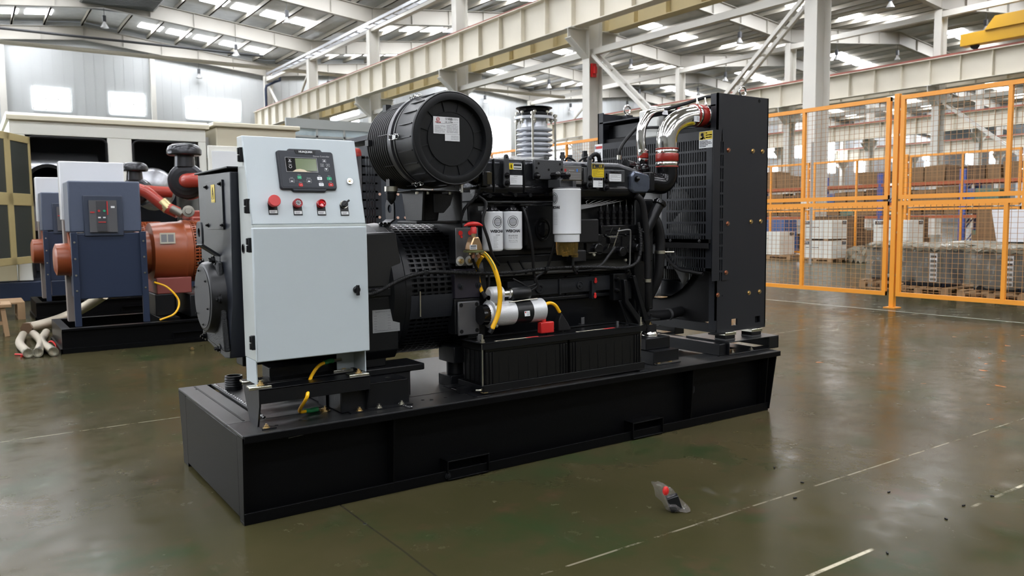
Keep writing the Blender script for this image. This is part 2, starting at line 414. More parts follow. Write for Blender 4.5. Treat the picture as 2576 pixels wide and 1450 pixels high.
# skylight panels, set under the sheet in strips across every bay
k = 0
for ix, (x0, x1) in enumerate([(-20, -13), (-11, -5), (-3, 4.6), (8.4, 15.6), (17.8, 24.4), (28, 35), (37.4, 44), (48, 55), (57.4, 64), (68, 75), (78, 84), (88, 95)]):
    for iy, y in enumerate([GY[0] - 7.75 * q for q in (3, 2, 1)] + GY[:-1]):
        if iy < 3 and x0 > 40: continue
        yy = y + 5.9
        if yy > YW: continue
        n = 5; mb = MB(); st = (x1 - x0) / n
        for j in range(n):
            a, c = x0 + j * st + .16, x0 + (j + 1) * st - .16
            za, zc = rz(a) + 1.03, rz(c) + 1.03
            mb.add([(a, yy - .55, za), (c, yy - .55, zc), (c, yy + .55, zc), (a, yy + .55, za), (a, yy - .55, za + .01), (c, yy - .55, zc + .01), (c, yy + .55, zc + .01), (a, yy + .55, za + .01)],
                   [(0, 3, 2, 1), (4, 5, 6, 7), (0, 1, 5, 4), (2, 3, 7, 6), (1, 2, 6, 5), (3, 0, 4, 7)])
        mb.build('skylight', SKYL, smooth=False, label='glowing strip of roof skylight panels between the purlins', cat='skylight', group='roof skylight strips')
# purlins along the building
for r in range(6):
    for s_ in range(-6, 7):
        x = 6 + 20 * r + s_ * 1.5 + (.3 if s_ > 0 else -.3 if s_ < 0 else 0)
        if x > 80: continue
        z = rz(x) + .82
        p = MB().box(x - .035, x + .035, YF, YW, z, z + .2)
        p.box(x - .035, x + .06, YF, YW, z, z + .012)
        p.build('roof_purlin', PURL, smooth=False, label='long galvanised roof purlin under the foil insulation', cat='purlin', group='roof purlins')
# rafters: one welded I-beam with two slopes per span
def ibeam_seg(mb, a, c, y, dz=.72):
    za, zc = rz(a), rz(c); w = .12
    for (b0, b1, hw) in ((0, .03, w), (.03, dz - .03, .012), (dz - .03, dz, w)):
        mb.add([(a, y - hw, za + b0), (c, y - hw, zc + b0), (c, y + hw, zc + b0), (a, y + hw, za + b0), (a, y - hw, za + b1), (c, y - hw, zc + b1), (c, y + hw, zc + b1), (a, y + hw, za + b1)],
               [(0, 3, 2, 1), (4, 5, 6, 7), (0, 1, 5, 4), (2, 3, 7, 6), (1, 2, 6, 5), (3, 0, 4, 7)])
for r, xr in enumerate(ROWS[:-1]):
    for iy, y in enumerate(GY):
        if y > YW - .2: y = YW - .3
        mb = MB()
        ibeam_seg(mb, xr + .02, xr + 10, y); ibeam_seg(mb, xr + 10, xr + 19.98, y)
        for q in range(1, 10): mb.box(xr + q * 2 - .01, xr + q * 2 + .01, y - .115, y + .115, rz(xr + q * 2) + .03, rz(xr + q * 2) + .69)
        mb.build('roof_rafter', mat('rafter_paint', (.36, .345, .305), .55), smooth=False, label='sloping cream I-beam rafter spanning between two column rows', cat='rafter', group='roof rafters')
# high bay lamps below the rafters
def bay_lamp(loc):
    t = thing('high_bay_lamp', 'small round high bay lamp hanging below a roof rafter', 'lamp', loc, 'high bay lamps')
    MB().box(loc[0] - .07, loc[0] + .07, loc[1] - .07, loc[1] + .07, loc[2] - .02, loc[2] + .26).build('ballast_box', DGREY, t)
    MB().lathe(Vector(loc) + Vector((0, 0, -.02)), (0, 0, -1), [(0, .05), (.08, .08), (.24, .17), (.27, .18)], 16).build('reflector', GLASS, t)
    MB().cyl(Vector(loc) + Vector((0, 0, .26)), (loc[0], loc[1], rz(loc[0]) + .01), .012, n=6).build('hanger', DGREY, t)
    return t
l0 = bay_lamp((6, 42.15, 10.317))
for x in (0, 12, 20, 26, 32, 40, 46):
    for y in GY[2:] if x < 30 else GY[1:]: copy_tree(l0, (x * 1.5, y * 1.5, (rz(x) - .6) * 1.5))
# columns
def column(xr, y, label, grp=None):
    t = thing('steel_column', label, 'column', (xr, y, 0), grp)
    mb = MB()
    mb.box(xr - .26, xr - .235, y - .16, y + .16, 0, 9.82); mb.box(xr + .235, xr + .26, y - .16, y + .16, 0, 9.82); mb.box(xr - .235, xr + .235, y - .012, y + .012, 0, 9.82)
    mb.box(xr - .32, xr + .32, y - .22, y + .22, 0, .03)
    mb.build('shaft', CREAM2, t, smooth=False)
    c = MB()
    for s_ in (-1, 1):
        c.prism([(xr + s_ * .26, 5.667), (xr + s_ * .26, 6.497), (xr + s_ * .95, 6.497), (xr + s_ * .95, 6.217)], 'y', y - .012, y + .012)
        c.box(min(xr + s_ * .26, xr + s_ * .95), max(xr + s_ * .26, xr + s_ * .95), y - .15, y + .15, 6.497, 6.527)
        c.prism([(xr + s_ * .26, 5.667), (xr + s_ * .95, 6.217), (xr + s_ * .95, 6.237), (xr + s_ * .26, 5.687)], 'y', y - .15, y + .15)
    c.build('corbel', CREAM2, t, smooth=False)
    return t
labA = {1: 'nearest thick cream steel column behind the orange fence', 2: 'cream steel column behind the exhaust bellows, red bracket on it', 3: 'cream column half hidden behind the big black air filter', 4: 'cream column left of the air filter top, under the long crane beam', 5: 'far cream column near the top left corner of the hall'}
for r, xr in enumerate(ROWS[:5]):
    for iy, y in enumerate(GY):
        if y > YW - .5: y = YW - .55
        if xr == -4: continue
        if xr == 16 and iy - 1 in labA: column(xr, y, labA[iy - 1])
        elif xr == 16: column(xr, y, 'cream steel column at the left column row', 'other columns of the near row')
        else: column(xr, y, 'distant cream steel column seen behind the fences', 'distant columns')
MB().box(15.82, 15.99, 18.70, 18.79, 5.12, 5.52).box(15.86, 15.95, 18.62, 18.70, 5.22, 5.42).build('column_bracket', RED, smooth=False, label='small red bracket clamped on the cream column', cat='bracket')
# crane runway beams
def runway(xc, label, mt=CREAM, rail=True, grp=None):
    t = thing('crane_beam', label, 'beam', (xc, 20, 6.55), grp)
    mb = MB().box(xc - .012, xc + .012, YF, YW - .2, 6.557, 7.617).box(xc - .19, xc + .19, YF, YW - .2, 6.53, 6.557).box(xc - .23, xc + .23, YF, YW - .2, 7.617, 7.647)
    y = GY[0]
    while y < YW - .3: mb.box(xc - .17, xc + .17, y - .012, y + .012, 6.557, 7.617); y += 7.75 / 6
    mb.build('girder', mt, t, smooth=False)
    if rail: MB().box(xc - .05, xc + .05, YF, YW - .3, 7.647, 7.767).build('rail', mat('rusty_rail', (.24, .07, .05), .5), t, smooth=False)
    return t
runway(15.35, 'long cream crane beam with vertical ribs crossing over the air filter')
runway(16.65, 'yellowed second crane beam just behind the ribbed front beam', CREAMY)
runway(35.35, 'distant ribbed crane beam crossing behind the thick column')
runway(36.65, 'ribbed crane beam behind the distant crane beam, only its top shows')
runway(55.4, 'far crane beam seen through the wire fence', grp='far crane beams')
runway(75.4, 'far crane beam seen through the wire fence', grp='far crane beams')
for xr, lab in ((16, 'thin cream tie beam joining the columns under the crane beam'), (36, 'thin cream tie beam joining the distant columns')):
    MB().box(xr - .09, xr + .09, YF, YW - .6, 5.787, 5.967).build('tie_beam', CREAM2, smooth=False, label=lab, cat='beam')
    MB().box(xr - .12, xr + .12, YF, YW - .6, 9.52, 9.77).build('eaves_beam', CREAM2, smooth=False, label=lab.replace('thin cream tie beam joining', 'cream eaves beam along the top of').replace(' under the crane beam', ' near the air filter'), cat='beam')
# laced cross bracing in one bay
def brace(name, p0, p1, lab, off=.28):
    p0, p1 = Vector(p0), Vector(p1); d = (p1 - p0).normalized(); n = Vector((1, 0, 0))
    mb = MB()
    for s_ in (-off / 2, off / 2): mb.bar(p0 + n * s_, p1 + n * s_, .09, .09)
    L = (p1 - p0).length; k = 0
    while k * .8 < L: mb.bar(p0 + d * k * .8 - n * off / 2, p0 + d * k * .8 + n * off / 2, .05, .05); k += 1
    return mb.build(name, CREAM2, smooth=False, label=lab, cat='brace')
brace('portal_brace', (16, 18.72, 5.767), (16, 15.2, 2.817), 'laced diagonal brace falling from the column behind the bellows')
brace('portal_brace', (16, 11.42, 5.767), (16, 15.0, 2.767), 'laced diagonal brace falling from the thick column to behind the radiator')
brace('portal_brace', (36, 18.6, 5.767), (36, 11.4, .1), 'diagonal brace of the distant column row seen through the fence')
MB().box(15.93, 16.07, 15.03, 15.17, 0, 2.867).build('brace_post', CREAM2, smooth=False, label='cream post behind the radiator under the meeting braces', cat='post')
# pipe below the roof, cable trays, diagonal wall bracing
MB().cyl((-8, 45, 9.447), (35.5, 45, 9.447), .11, n=12).build('roof_pipe', CREAM, label='long pale pipe running across below the roof', cat='pipe')
mb = MB()
for s_ in (0, .32): mb.box(14.1 + s_, 14.14 + s_, YF, 44, 8.867, 8.987)
k = YF
while k < 44: mb.box(14.1, 14.46, k, k + .05, 8.867, 8.897); k += .9
mb.build('cable_tray', SILV, smooth=False, label='galvanised cable tray hung beside the column tops', cat='cable tray')
mb = MB()
for k in range(1, 8): mb.box(14.25, 14.28, GY[1] + (k - 1) * 7.75, GY[1] + (k - 1) * 7.75 + .03, 9.33, 10.6)
for a, c in (((16, 42.6, 9.067), (16, 46, 6.467)), ((16, 46, 6.467), (16, 49.5, 9.167))):
    MB().bar(a, c, .1).build('wall_brace', CREAM2, smooth=False, label='far V shaped brace rod near the hall corner, %s half' % ('nearer' if a[1] < 43 else 'farther'), cat='brace')
for a, c, l in (((36, 43, 8.867), (36, 49.6, 4.767), 'falling'), ((36, 43, 4.967), (36, 49.6, 8.867), 'rising')):
    MB().bar(a, c, .1).build('wall_brace', CREAM2, smooth=False, label='far crossed brace rod behind the exhaust bellows, %s half' % l, cat='brace')
MB().box(9.35, 9.6, YW - .25, YW, 0, 10.6).build('trim_1', CREAM2, kind='structure', smooth=False)
MB().box(2.0, 2.3, YW - .25, YW, 0, 10.6).build('trim_2', CREAM2, kind='structure', smooth=False)
MB().tube([(16.6, 49.2, 10.1), (16.6, 49.2, 9.57), (16.3, 49.2, 9.47), (15.75, 49.2, 9.17), (15.7, 49.2, 8.97), (15.7, 49.2, 0)], .08, 8, sm=0).build('drain_pipe', NAVY, label='dark drain pipe bending down the far wall corner', cat='pipe')
# yellow overhead crane resting on the distant runway
t = thing('overhead_crane', 'yellow overhead crane carriage on the distant runway at the upper right', 'crane', (35.35, 16, 7.767))
MB().box(35.1, 35.6, 12.2, 17.6, 7.937, 8.437).build('end_carriage', CRANEY, t, bev=.02)
MB().prism([(13.6, 8.417), (16.6, 8.417), (16.2, 8.917), (13.9, 8.917)], 'x', 35.0, 35.7).build('cover', CRANEY, t)
MB().box(35.6, 54.5, 13.2, 13.6, 8.167, 8.967).build('bridge_girder', CRANEY, t)
mb = MB()
for y in (12.7, 17.1): mb.cyl((35.28, y, 7.94), (35.42, y, 7.94), .17).nx()
mb.build('wheel', BLACKM, t)
# tall glazed partition behind the enclosures
t = thing('glass_partition', 'tall blue-grey glazed partition behind the cream enclosures', 'partition', (10, 28.9, 0))
mb = MB(); mb.box(9.9, 17.6, 28.85, 28.97, 4.317, 4.667)
for k in range(8): mb.box(9.95 + k * 1.08, 10.03 + k * 1.08, 28.87, 28.95, 0, 4.36)
for z in (.05, 1.1, 2.2, 3.3, 4.0): mb.box(9.95, 17.55, 28.87, 28.95, z, z + .07)
mb.build('partition_frame', mat('grey_blue_frame', (.36, .38, .37), .5), t, smooth=False)
MB().box(9.97, 17.5, 28.9, 28.92, .1, 4.317).build('glazing', mat('pale_glazing', (.42, .52, .56), .15, alpha=.55), t, smooth=False)

CAM_SCALE[0] = 1.0
# ------------------------------------------------------------------ orange wire fences
def wire_fence(xc, y0, y1, label, pitch=.078, grp=None, mids=None):
    """two framed meshes, one above the other, between y0 (near) and y1"""
    t = thing('wire_fence', label, 'fence', (xc, (y0 + y1) / 2, .2), grp)
    fr = MB(); wr = MB(); w = .058
    ym = (y0 + y1) / 2 if mids is None else mids
    for z0, z1 in ((.17, 1.50), (1.53, 2.95)):
        for y in (y0, ym - w / 2, y1 - w): fr.box(xc - .025, xc + .025, y, y + w * (1 if y != ym - w / 2 else .85), z0, z1)
        for z in (z0, z1 - w): fr.box(xc - .026, xc + .026, y0, y1, z, z + w)
        y = y0 + w + .03
        while y < y1 - w: wr.box(xc - .0022, xc + .0022, y - .0022, y + .0022, z0 + .03, z1 - .03); y += pitch
        z = z0 + w + .03
        while z < z1 - w: wr.box(xc + .0022, xc + .0066, y0 + .03, y1 - .03, z - .0022, z + .0022); z += pitch * .86
    fr.build('panel_frame', ORANGE, t, smooth=False); wr.build('wire_mesh', WIRE, t, smooth=False)
    return t
def fence_post(xc, y, label, grp=None, r=.035):
    t = thing('fence_post', label, 'post', (xc, y, 0), grp)
    MB().box(xc - r, xc + r, y - r, y + r, .012, 2.98).build('tube', ORANGE, t, bev=.004)
    MB().box(xc - .085, xc + .085, y - .085, y + .085, 0, .012).build('base_plate', ORANGE, t)
    b = MB()
    for z in (.45, 1.05, 1.32, 1.72, 2.4, 2.75):
        for s_ in (-1, 1): b.box(xc - .012, xc + .012, min(y + s_ * r, y + s_ * (r + .04)), max(y + s_ * r, y + s_ * (r + .04)), z, z + .03).nx()
    b.build('clip', STEEL, t, smooth=False)
    return t
FX = 10.78
pl = ['orange wire fence panel right of the tall middle post', 'orange wire fence panel just right of the radiator', 'orange wire fence panel hidden behind the radiator', 'orange wire fence panel glimpsed behind the engine', 'orange wire fence panel right behind the exhaust bellows', 'farthest orange wire fence panel left of the bellows']
for i in range(6):
    y0 = 3.29 + 2.945 * i
    wire_fence(FX, y0 + .075, y0 + 2.87, pl[i])
wire_fence(FX, 3.29 - 2.87, 3.29 - .075, 'nearest orange wire fence panel cut by the right picture edge')
for i in range(8):
    y = 3.27 + 2.945 * (i - 1) + .0
    fence_post(FX, 3.265 + 2.945 * (i - 1) if i != 2 else 6.215, 'orange fence post with base plate between the two front panels' if i == 2 else 'orange square post of the near wire fence', None if i == 2 else 'near fence posts')
F2 = 21.6
for i in range(9):
    y0 = 3.15 + 3.0 * i
    wire_fence(F2, y0 + .08, y0 + 2.92, 'orange wire panel of the second fence in front of the racks', pitch=.10, grp='second fence panels')
    fence_post(F2, y0, 'orange post of the second fence in front of the racks', 'second fence posts')
MB().cyl((19.0, 13.32, 0), (19.0, 13.32, 3.3), .035, n=8).build('standing_pipe', mat('grey_pipe', (.35, .36, .35), .4), label='thin grey pipe standing behind the near fence', cat='pipe')

CAM_SCALE[0] = 1.5
MB().cyl((-6, 42.6, 9.587), (13.5, 42.6, 9.587), .06, n=8).build('roof_conduit', DGREY, label='thin dark conduit running below the roof, above the long pale pipe', cat='pipe')
t = thing('roof_ventilator', 'dark louvred ventilator opening in the roof at the upper left', 'ventilator', (6, 41.5, 11.2))
MB().box(5.0, 8.2, 39.6, 43.2, 11.067, 11.187).build('vent_frame', SILV, t, smooth=False)
mb = MB()
for k in range(14): mb.box(5.1, 8.1, 39.7 + k * .25, 39.8 + k * .25, 11.007, 11.067)
mb.build('louvre_blades', mat('louvre_grey', (.14, .15, .15), .5), t, smooth=False)
CAM_SCALE[0] = 1.0
# ------------------------------------------------------------------ things behind the fences
def ats_box(x, y, z, h, lab, grp=None):
    """pale carton with a black corner tag on two faces; near face at x, near side at y"""
    t = thing('equipment_carton', lab, 'carton', (x, y, z), grp)
    MB().box(x, x + .72, y, y + .98, z, z + h).build('carton_body', mat('white_carton', (.60, .60, .54), .6), t, bev=.006)
    MB().box(x - .004, x, y + .30, y + .31, z + .01, z + h - .01).box(x + .02, x + .7, y - .004, y, z + h * .5, z + h * .5 + .006).build('edge_strip', LABELG, t)
    sticker(t, 'tag', (x - .004, y + .82, z + h - .07), -YD, ZD, .23, .09, [INK], None)
    text(t, 'ATS', .075, (x - .006, y + .82, z + h - .07), -YD, ZD, LABELW)
    sticker(t, 'tag', (x + .58, y - .004, z + h - .07), XD, ZD, .2, .09, [INK], None)
    text(t, 'ATS', .07, (x + .58, y - .006, z + h - .07), XD, ZD, LABELW)
    sticker(t, 'printed_marks', (x - .004, y + .62, z + h - .2), -YD, ZD, .42, .03, [mat('white_carton', ''), INK], [(0, .2, .45, .8, 1), (.48, .2, .8, .8, 1), (.83, .2, 1, .8, 1)])
    return t
def pallet(x0, y0, lx, ly, lab, grp=None, h=.14):
    t = thing('wooden_pallet', lab, 'pallet', (x0, y0, 0), grp)
    mb = MB()
    n = 6
    for k in range(n): a = y0 + (ly - .1) * k / (n - 1); mb.box(x0, x0 + lx, a, a + .1, h - .022, h)
    for x in (x0, x0 + lx / 2 - .045, x0 + lx - .09):
        mb.box(x, x + .09, y0, y0 + ly, h - .044, h - .022); mb.box(x, x + .09, y0, y0 + ly, 0, .02)
        for y in (y0, y0 + ly / 2 - .06, y0 + ly - .12): mb.box(x, x + .09, y, y + .12, .02, h - .044)
    mb.build('pallet_boards', WOOD, t, smooth=False)
    return t
pallet(20.15, 13.45, .85, 1.05, 'low pallet under the two stacked white cartons', h=.11)
ats_box(20.2, 13.48, .11, .50, 'lower white carton of the stack beside the grey pipe')
MB().box(20.2, 20.9, 13.6, 13.72, .61, .66).box(20.2, 20.9, 14.2, 14.32, .61, .66).build('spacer_boards', WOOD, label='wooden spacers between the two stacked white cartons', cat='spacer')
ats_box(20.2, 13.48, .66, .53, 'upper white carton of the stack beside the grey pipe')
pallet(20.55, 15.1, .85, 1.6, 'low pallet under the white carton right of the radiator', h=.14)
ats_box(20.6, 15.52, .14, .70, 'white carton low on a pallet just right of the radiator')
pallet(20.35, 11.3, .85, 1.1, 'low pallet under the white cartons behind the middle post', h=.11)
ats_box(20.4, 11.37, .11, .50, 'lower white carton behind the middle fence post')
ats_box(20.4, 11.37, .61, .57, 'upper white carton behind the middle fence post')
# loading racks full of cartons
def crumple_box(mb, x0, x1, y0, y1, z0, z1, rg, j=.02):
    f = lambda: rg.uniform(-j, j)
    mb.add([(x + f(), y + f(), z + f()) for x in (x0, x1) for y in (y0, y1) for z in (z0, z1)],
           [(0, 1, 3, 2), (4, 6, 7, 5), (0, 4, 5, 1), (2, 3, 7, 6), (0, 2, 6, 4), (1, 5, 7, 3)])
rg = random.Random(11)
LV = [(0.12, 1.1), (1.28, 1.55), (1.72, 2.15), (2.36, 2.95)]
def rack(x0, y0, ly, lab, grp):
    t = thing('pallet_rack', lab, 'rack', (x0, y0, 0), grp)
    for y in (y0, y0 + ly):
        m_ = MB()
        for x in (x0, x0 + .95): m_.box(x, x + .08, y - .05, y + .05, 0, 2.75)
        for k in range(4): m_.bar((x0 + .04, y, .2 + k * .6), (x0 + .98, y, .8 + k * .6), .03)
        m_.build('upright', BLUER, t, smooth=False)
    for z in (1.20, 1.64, 2.28):
        MB().box(x0 - .01, x0 + .04, y0, y0 + ly, z, z + .1).box(x0 + .99, x0 + 1.04, y0, y0 + ly, z, z + .1).build('rack_beam', ORB, t, smooth=False)
        MB().box(x0, x0 + 1.03, y0, y0 + ly, z + .08, z + .1).build('deck', PURL, t, smooth=False)
    return t
for i in range(10):
    y0 = 4.6 + 2.75 * i
    rack(26.0, y0, 2.65, 'blue and orange pallet rack loaded with cartons behind the second fence', 'pallet racks')
    for li, (z0, z1) in enumerate([(0.0, .85), (1.30, 1.58), (1.745, 2.2), (2.385, 2.9)]):
        y = y0 + .1
        while y < y0 + 2.4:
            wd = rg.uniform(.35, .8); wd = min(wd, y0 + 2.58 - y)
            if wd < .2: break
            hh = (z1 - z0) * rg.uniform(.72, 1.0)
            if li == 3 and rg.random() < .18: hh *= 1.35
            if rg.random() < .9:
                c = rg.random(); mt_ = CARD if c < .55 else CARD2 if c < .8 else BLUEB if c < .93 else mat('green_drum', (.08, .16, .12), .5)
                mb = MB(); crumple_box(mb, 26.05, 26.05 + rg.uniform(.6, .9), y, y + wd, z0 + .003 + .02, z0 + hh + .02, rg)
                if mt_ is BLUEB: mb.box(26.03, 26.06, y + .04, y + wd - .04, z0 + hh * .5, z0 + hh * .6); mb.build('parts_bin', mt_, smooth=False, label='blue plastic parts bin on the distant rack', cat='bin', group='blue bins on the racks')
                elif mt_ in (CARD, CARD2): mb.build('cardboard_box', mt_, smooth=False, label='brown cardboard box on the distant rack', cat='box', group='cardboard boxes on the racks')
                else: mb.build('green_case', mt_, smooth=False, label='dull green case on the distant rack', cat='case', group='green cases on the racks')
            y += wd + rg.uniform(.02, .1)
# more heaps in front of the racks
for i, (x, y, wy, z1, mm, lab) in enumerate([(23.6, 17.6, 1.2, 1.2, BLUEB, 'blue crate heap on the floor right beside the radiator edge'), (23.4, 12.8, 1.0, 1.25, CARD2, 'brown carton stack on the floor between the white cartons'), (23.2, 10.2, .9, 1.5, CARD, 'tall brown carton wrapped in film behind the tall post'), (23.4, 14.9, 1.5, 1.3, CARD2, 'dark brown carton stack behind the upper white carton')]):
    mb = MB(); crumple_box(mb, x, x + .8, y, y + wy, 0, z1 * .5, rg, .015); crumple_box(mb, x + .03, x + .75, y + .05, y + wy - .08, z1 * .5 + .015, z1, rg, .015)
    mb.build('stacked_carton' if mm is not BLUEB else 'crate_heap', mm, smooth=False, label=lab, cat='carton' if mm is not BLUEB else 'crate')
for y0, y1, lab in ((9.6, 9.9, 'nearer orange ladder rail leaning on the rack'), (7.9, 7.3, 'farther orange ladder rail leaning on the rack')):
    MB().bar((22.6, y0, 0), (25.5, y1, 1.95), .09, .05).build('leaning_rail', ORANGE, label=lab, cat='rail')
# film wrapped radiators standing on pallets
def drape(name, x0, x1, y0, y1, z0, z1, seed, mt, parent, amp=.03, n=14, flare=.05):
    """plastic bag over a box: a lumpy open shell"""
    rg = random.Random(seed); per = []
    for i in range(n * 4):
        s, k = divmod(i, n); u = k / n
        p = [(x0 + (x1 - x0) * u, y0), (x1, y0 + (y1 - y0) * u), (x1 - (x1 - x0) * u, y1), (x0, y1 - (y1 - y0) * u)][s]
        nx, ny = [(0, -1), (1, 0), (0, 1), (-1, 0)][s]; per.append((p[0], p[1], nx, ny))
    vs, fs = [], []; M = len(per); rows = 7
    for r in range(rows):
        v = r / (rows - 1)
        for i, (px, py, nx, ny) in enumerate(per):
            a = rg.uniform(0, amp) + flare * (1 - v) ** 2 * (1 + math.sin(i * 1.7)); vs.append((px + nx * a, py + ny * a, z0 + (z1 - z0) * v + (rg.uniform(-amp, amp) if r else rg.uniform(0, amp * 2))))
    for r in range(rows - 1):
        for i in range(M): j = (i + 1) % M; fs.append((r * M + i, r * M + j, (r + 1) * M + j, (r + 1) * M + i))
    cx, cy = (x0 + x1) / 2, (y0 + y1) / 2; o = len(vs)
    for q in (.66, .33):
        for i, (px, py, nx, ny) in enumerate(per): vs.append((cx + (px - cx) * q, cy + (py - cy) * q, z1 + rg.uniform(-.01, amp * 2)))
    vs.append((cx, cy, z1 + amp * 1.5)); T = (rows - 1) * M
    for a, c in ((T, o), (o, o + M)):
        for i in range(M): j = (i + 1) % M; fs.append((a + i, a + j, c + j, c + i))
    for i in range(M): fs.append((o + M + i, o + M + (i + 1) % M, len(vs) - 1))
    return MB().add(vs, fs).build(name, mt, parent)
for i, (x, y, ly, lab) in enumerate([(12.95, 6.62, .66, 'right of the tall post'), (12.75, 5.40, .66, 'second right of the tall post'), (13.6, 7.62, .62, 'just left of the tall post'), (12.6, 4.25, .66, 'at the right picture edge'), (14.3, 5.6, 1.85, 'in the second row behind')]):
    pallet(x - .12, y - .14, .95, ly + .32, 'wooden pallet under the film wrapped radiator ' + lab)
    t = thing('wrapped_radiator', 'dark radiator wrapped in clear film on a pallet ' + lab, 'radiator', (x, y, .14))
    h = .60
    MB().box(x, x + .62, y, y + ly, .142, .142 + h).build('core', NAVY, t, bev=.01)
    MB().prism([(y + .02, .16), (y + .02, .70), (y + .12, .73), (y + ly - .12, .73), (y + ly - .02, .70), (y + ly - .02, .16)], 'x', x - .03, x).build('side_plate', BLACKP, t)
    if i != 2: sticker(t, 'data_sheet', (x - .075, y + .13, .46), -YD, ZD, .12, .46, [LABELW, INK], [(.1, .03 + .16 * q, .9, .12 + .16 * q, 1) for q in range(6)])
    drape('film_cover', x - .05, x + .66, y - .06, y + ly + .06, .18, .79, i + 3, FILM, t, .035)
    drape('film_top', x - .06, x + .67, y - .07, y + ly + .07, .73, .79, i + 30, mat('dusty_film', (.24, .22, .165), .35, bump=1., bscale=9, alpha=.8), t, .03, flare=.03)
t = drape('film_heap', 20.6, 21.3, 12.55, 13.25, 0, .32, 91, mat('dusty_film', ''), None, .08); tag(t, 'crumpled heap of dusty plastic film on the floor beside the white cartons', 'plastic film')
t = MB().prism([(5.75, .845), (6.45, .845), (6.55, 1.38), (5.65, 1.38)], 'x', 14.3, 14.9).build('white_tub', WHITE, label='white plastic tub at the right edge behind the wrapped radiators', cat='tub')

# ------------------------------------------------------------------ left background: enclosures, unfinished gensets
t = thing('soundproof_enclosure', 'long cream soundproof enclosure with two dark open doorways', 'enclosure', (.5, 16, 0))
ZT = 3.22; Y0 = 16.0
mb = MB().box(.74, 3.92, Y0 + 2.3, Y0 + 2.35, .35, ZT - .1)
mb.box(.74, 3.92, Y0, Y0 + .05, 2.84, ZT - .14)                                 # fascia
for a, c in ((.74, .96), (2.22, 2.62), (3.78, 3.92)): mb.box(a, c, Y0, Y0 + .05, .35, 2.84)
mb.box(3.87, 3.92, Y0 + .05, Y0 + 2.3, .35, ZT - .14); mb.box(.74, .79, Y0 + .05, Y0 + 2.3, .35, ZT - .14)
mb.build('body_panel', ENCL, t, bev=.01)
MB().box(.70, 3.98, Y0 - .06, Y0 + 2.4, ZT - .14, ZT - .06).prism([(Y0 - .06, ZT - .06), (Y0 + .1, ZT), (Y0 + 2.3, ZT), (Y0 + 2.4, ZT - .06)], 'x', .70, 3.98).build('roof_panel', mat('cream_roof', (.66, .62, .48), .4), t, bev=.01)
MB().box(.79, 3.87, Y0 + .05, Y0 + 2.28, .35, .38).box(.8, 3.8, Y0 + 2.2, Y0 + 2.28, .4, 3.0).box(.8, 3.8, Y0 + .1, Y0 + 2.2, 3.0, 3.05).build('dark_lining', mat('dark_lining', (.05, .06, .075), .35, .4, bump=.3), t)
MB().box(-1.6, 3.92, Y0 + .05, Y0 + 2.3, 0, .35).box(-1.65, 3.98, Y0 - .05, Y0 + .06, 0, .33).build('base_skid', NAVY, t, bev=.01)
mb = MB()
for a, c in ((.96, 2.22), (2.62, 3.78)):
    mb.tube([(a + .02, Y0 - .01, .4), (a + .02, Y0 - .01, 2.75), (a + .05, Y0 - .01, 2.79), (a + .1, Y0 - .01, 2.81), (c - .1, Y0 - .01, 2.81), (c - .05, Y0 - .01, 2.79), (c - .02, Y0 - .01, 2.75), (c - .02, Y0 - .01, .4)], .022, 8, sm=0)
mb.build('door_seal', BLACKM, t)
mb = MB().cyl((.9, Y0 + .62, 2.2), (2.1, Y0 + .62, 2.2), .40, n=28).box(1.0, 2.2, Y0 + .8, Y0 + 2.1, 1.2, 2.0).lathe((3.0, Y0 + .55, 1.95), (0, -1, 0), [(0, .40), (.3, .40), (.34, .34)], 24)
mb.build('muffler', mat('foil_wrapped_muffler', (.45, .46, .48), .25, .9, bump=.8, bscale=9), t)
MB().lathe((1.28, Y0 + .18, 2.0), (0, -1, 0), [(0, .36), (.1, .36), (.1, .30), (0, .30)], 28).build('fan_ring', BLACKM, t)
sticker(t, 'logo_plate', (3.2, Y0 - .005, .55), XD, ZD, .2, .06, [LABELW, INKB], [(.1, .2, .6, .8, 1)])
# open door of the enclosure, swung towards the viewer
def door_leaf(nm, hinge, d, wd, z0, z1, lab):
    t = thing(nm, lab, 'door', hinge); d = Vector(d).normalized(); n = Vector((-d.y, d.x, 0)); h = Vector(hinge)
    fr = MB()
    def rail(u0, u1, a, c): fr.obox(h + d * ((u0 + u1) / 2) + Vector((0, 0, (a + c) / 2 - h.z)), d, n, ZD, (u1 - u0) / 2, .025, (c - a) / 2)
    rail(0, .07, z0, z1); rail(wd - .07, wd, z0, z1); rail(wd * .47, wd * .6, z0, z1); rail(0, wd, z1 - .12, z1); rail(0, wd, z0, z0 + .12); rail(0, wd, (z0 + z1) / 2 - .1, (z0 + z1) / 2 + .1)
    fr.build('door_frame', DOORY, t, bev=.006)
    MB().obox(h + d * wd / 2 + Vector((0, 0, (z0 + z1) / 2 - h.z)), d, n, ZD, wd / 2 - .03, .012, (z1 - z0) / 2 - .05).build('lining_panel', FOAM, t)
    mb = MB()
    for z in (z0 + .5, z1 - .5): mb.cyl(h + Vector((-.01, -.01, z - h.z)), h + Vector((-.01, -.01, z + .12 - h.z)), .014, n=8).nx()
    mb.build('hinge', BLACKM, t)
    return t
hd = at(74, 560, Y=Y0 - .1)
door_leaf('enclosure_door', (1.0, Y0 - .1, .66), (-.52, -1.0, 0), 1.45, .66, 2.79, 'open khaki framed door of the enclosure at the left picture edge')
t = thing('soundproof_enclosure', 'shorter cream enclosure behind the grey control cabinet', 'enclosure', (5, 16, 0))
MB().box(4.14, 5.72, Y0 + .1, Y0 + 2.3, .3, ZT - .06).build('body_panel', mat('cream_enclosure_warm', (.60, .56, .43), .4), t, bev=.02)
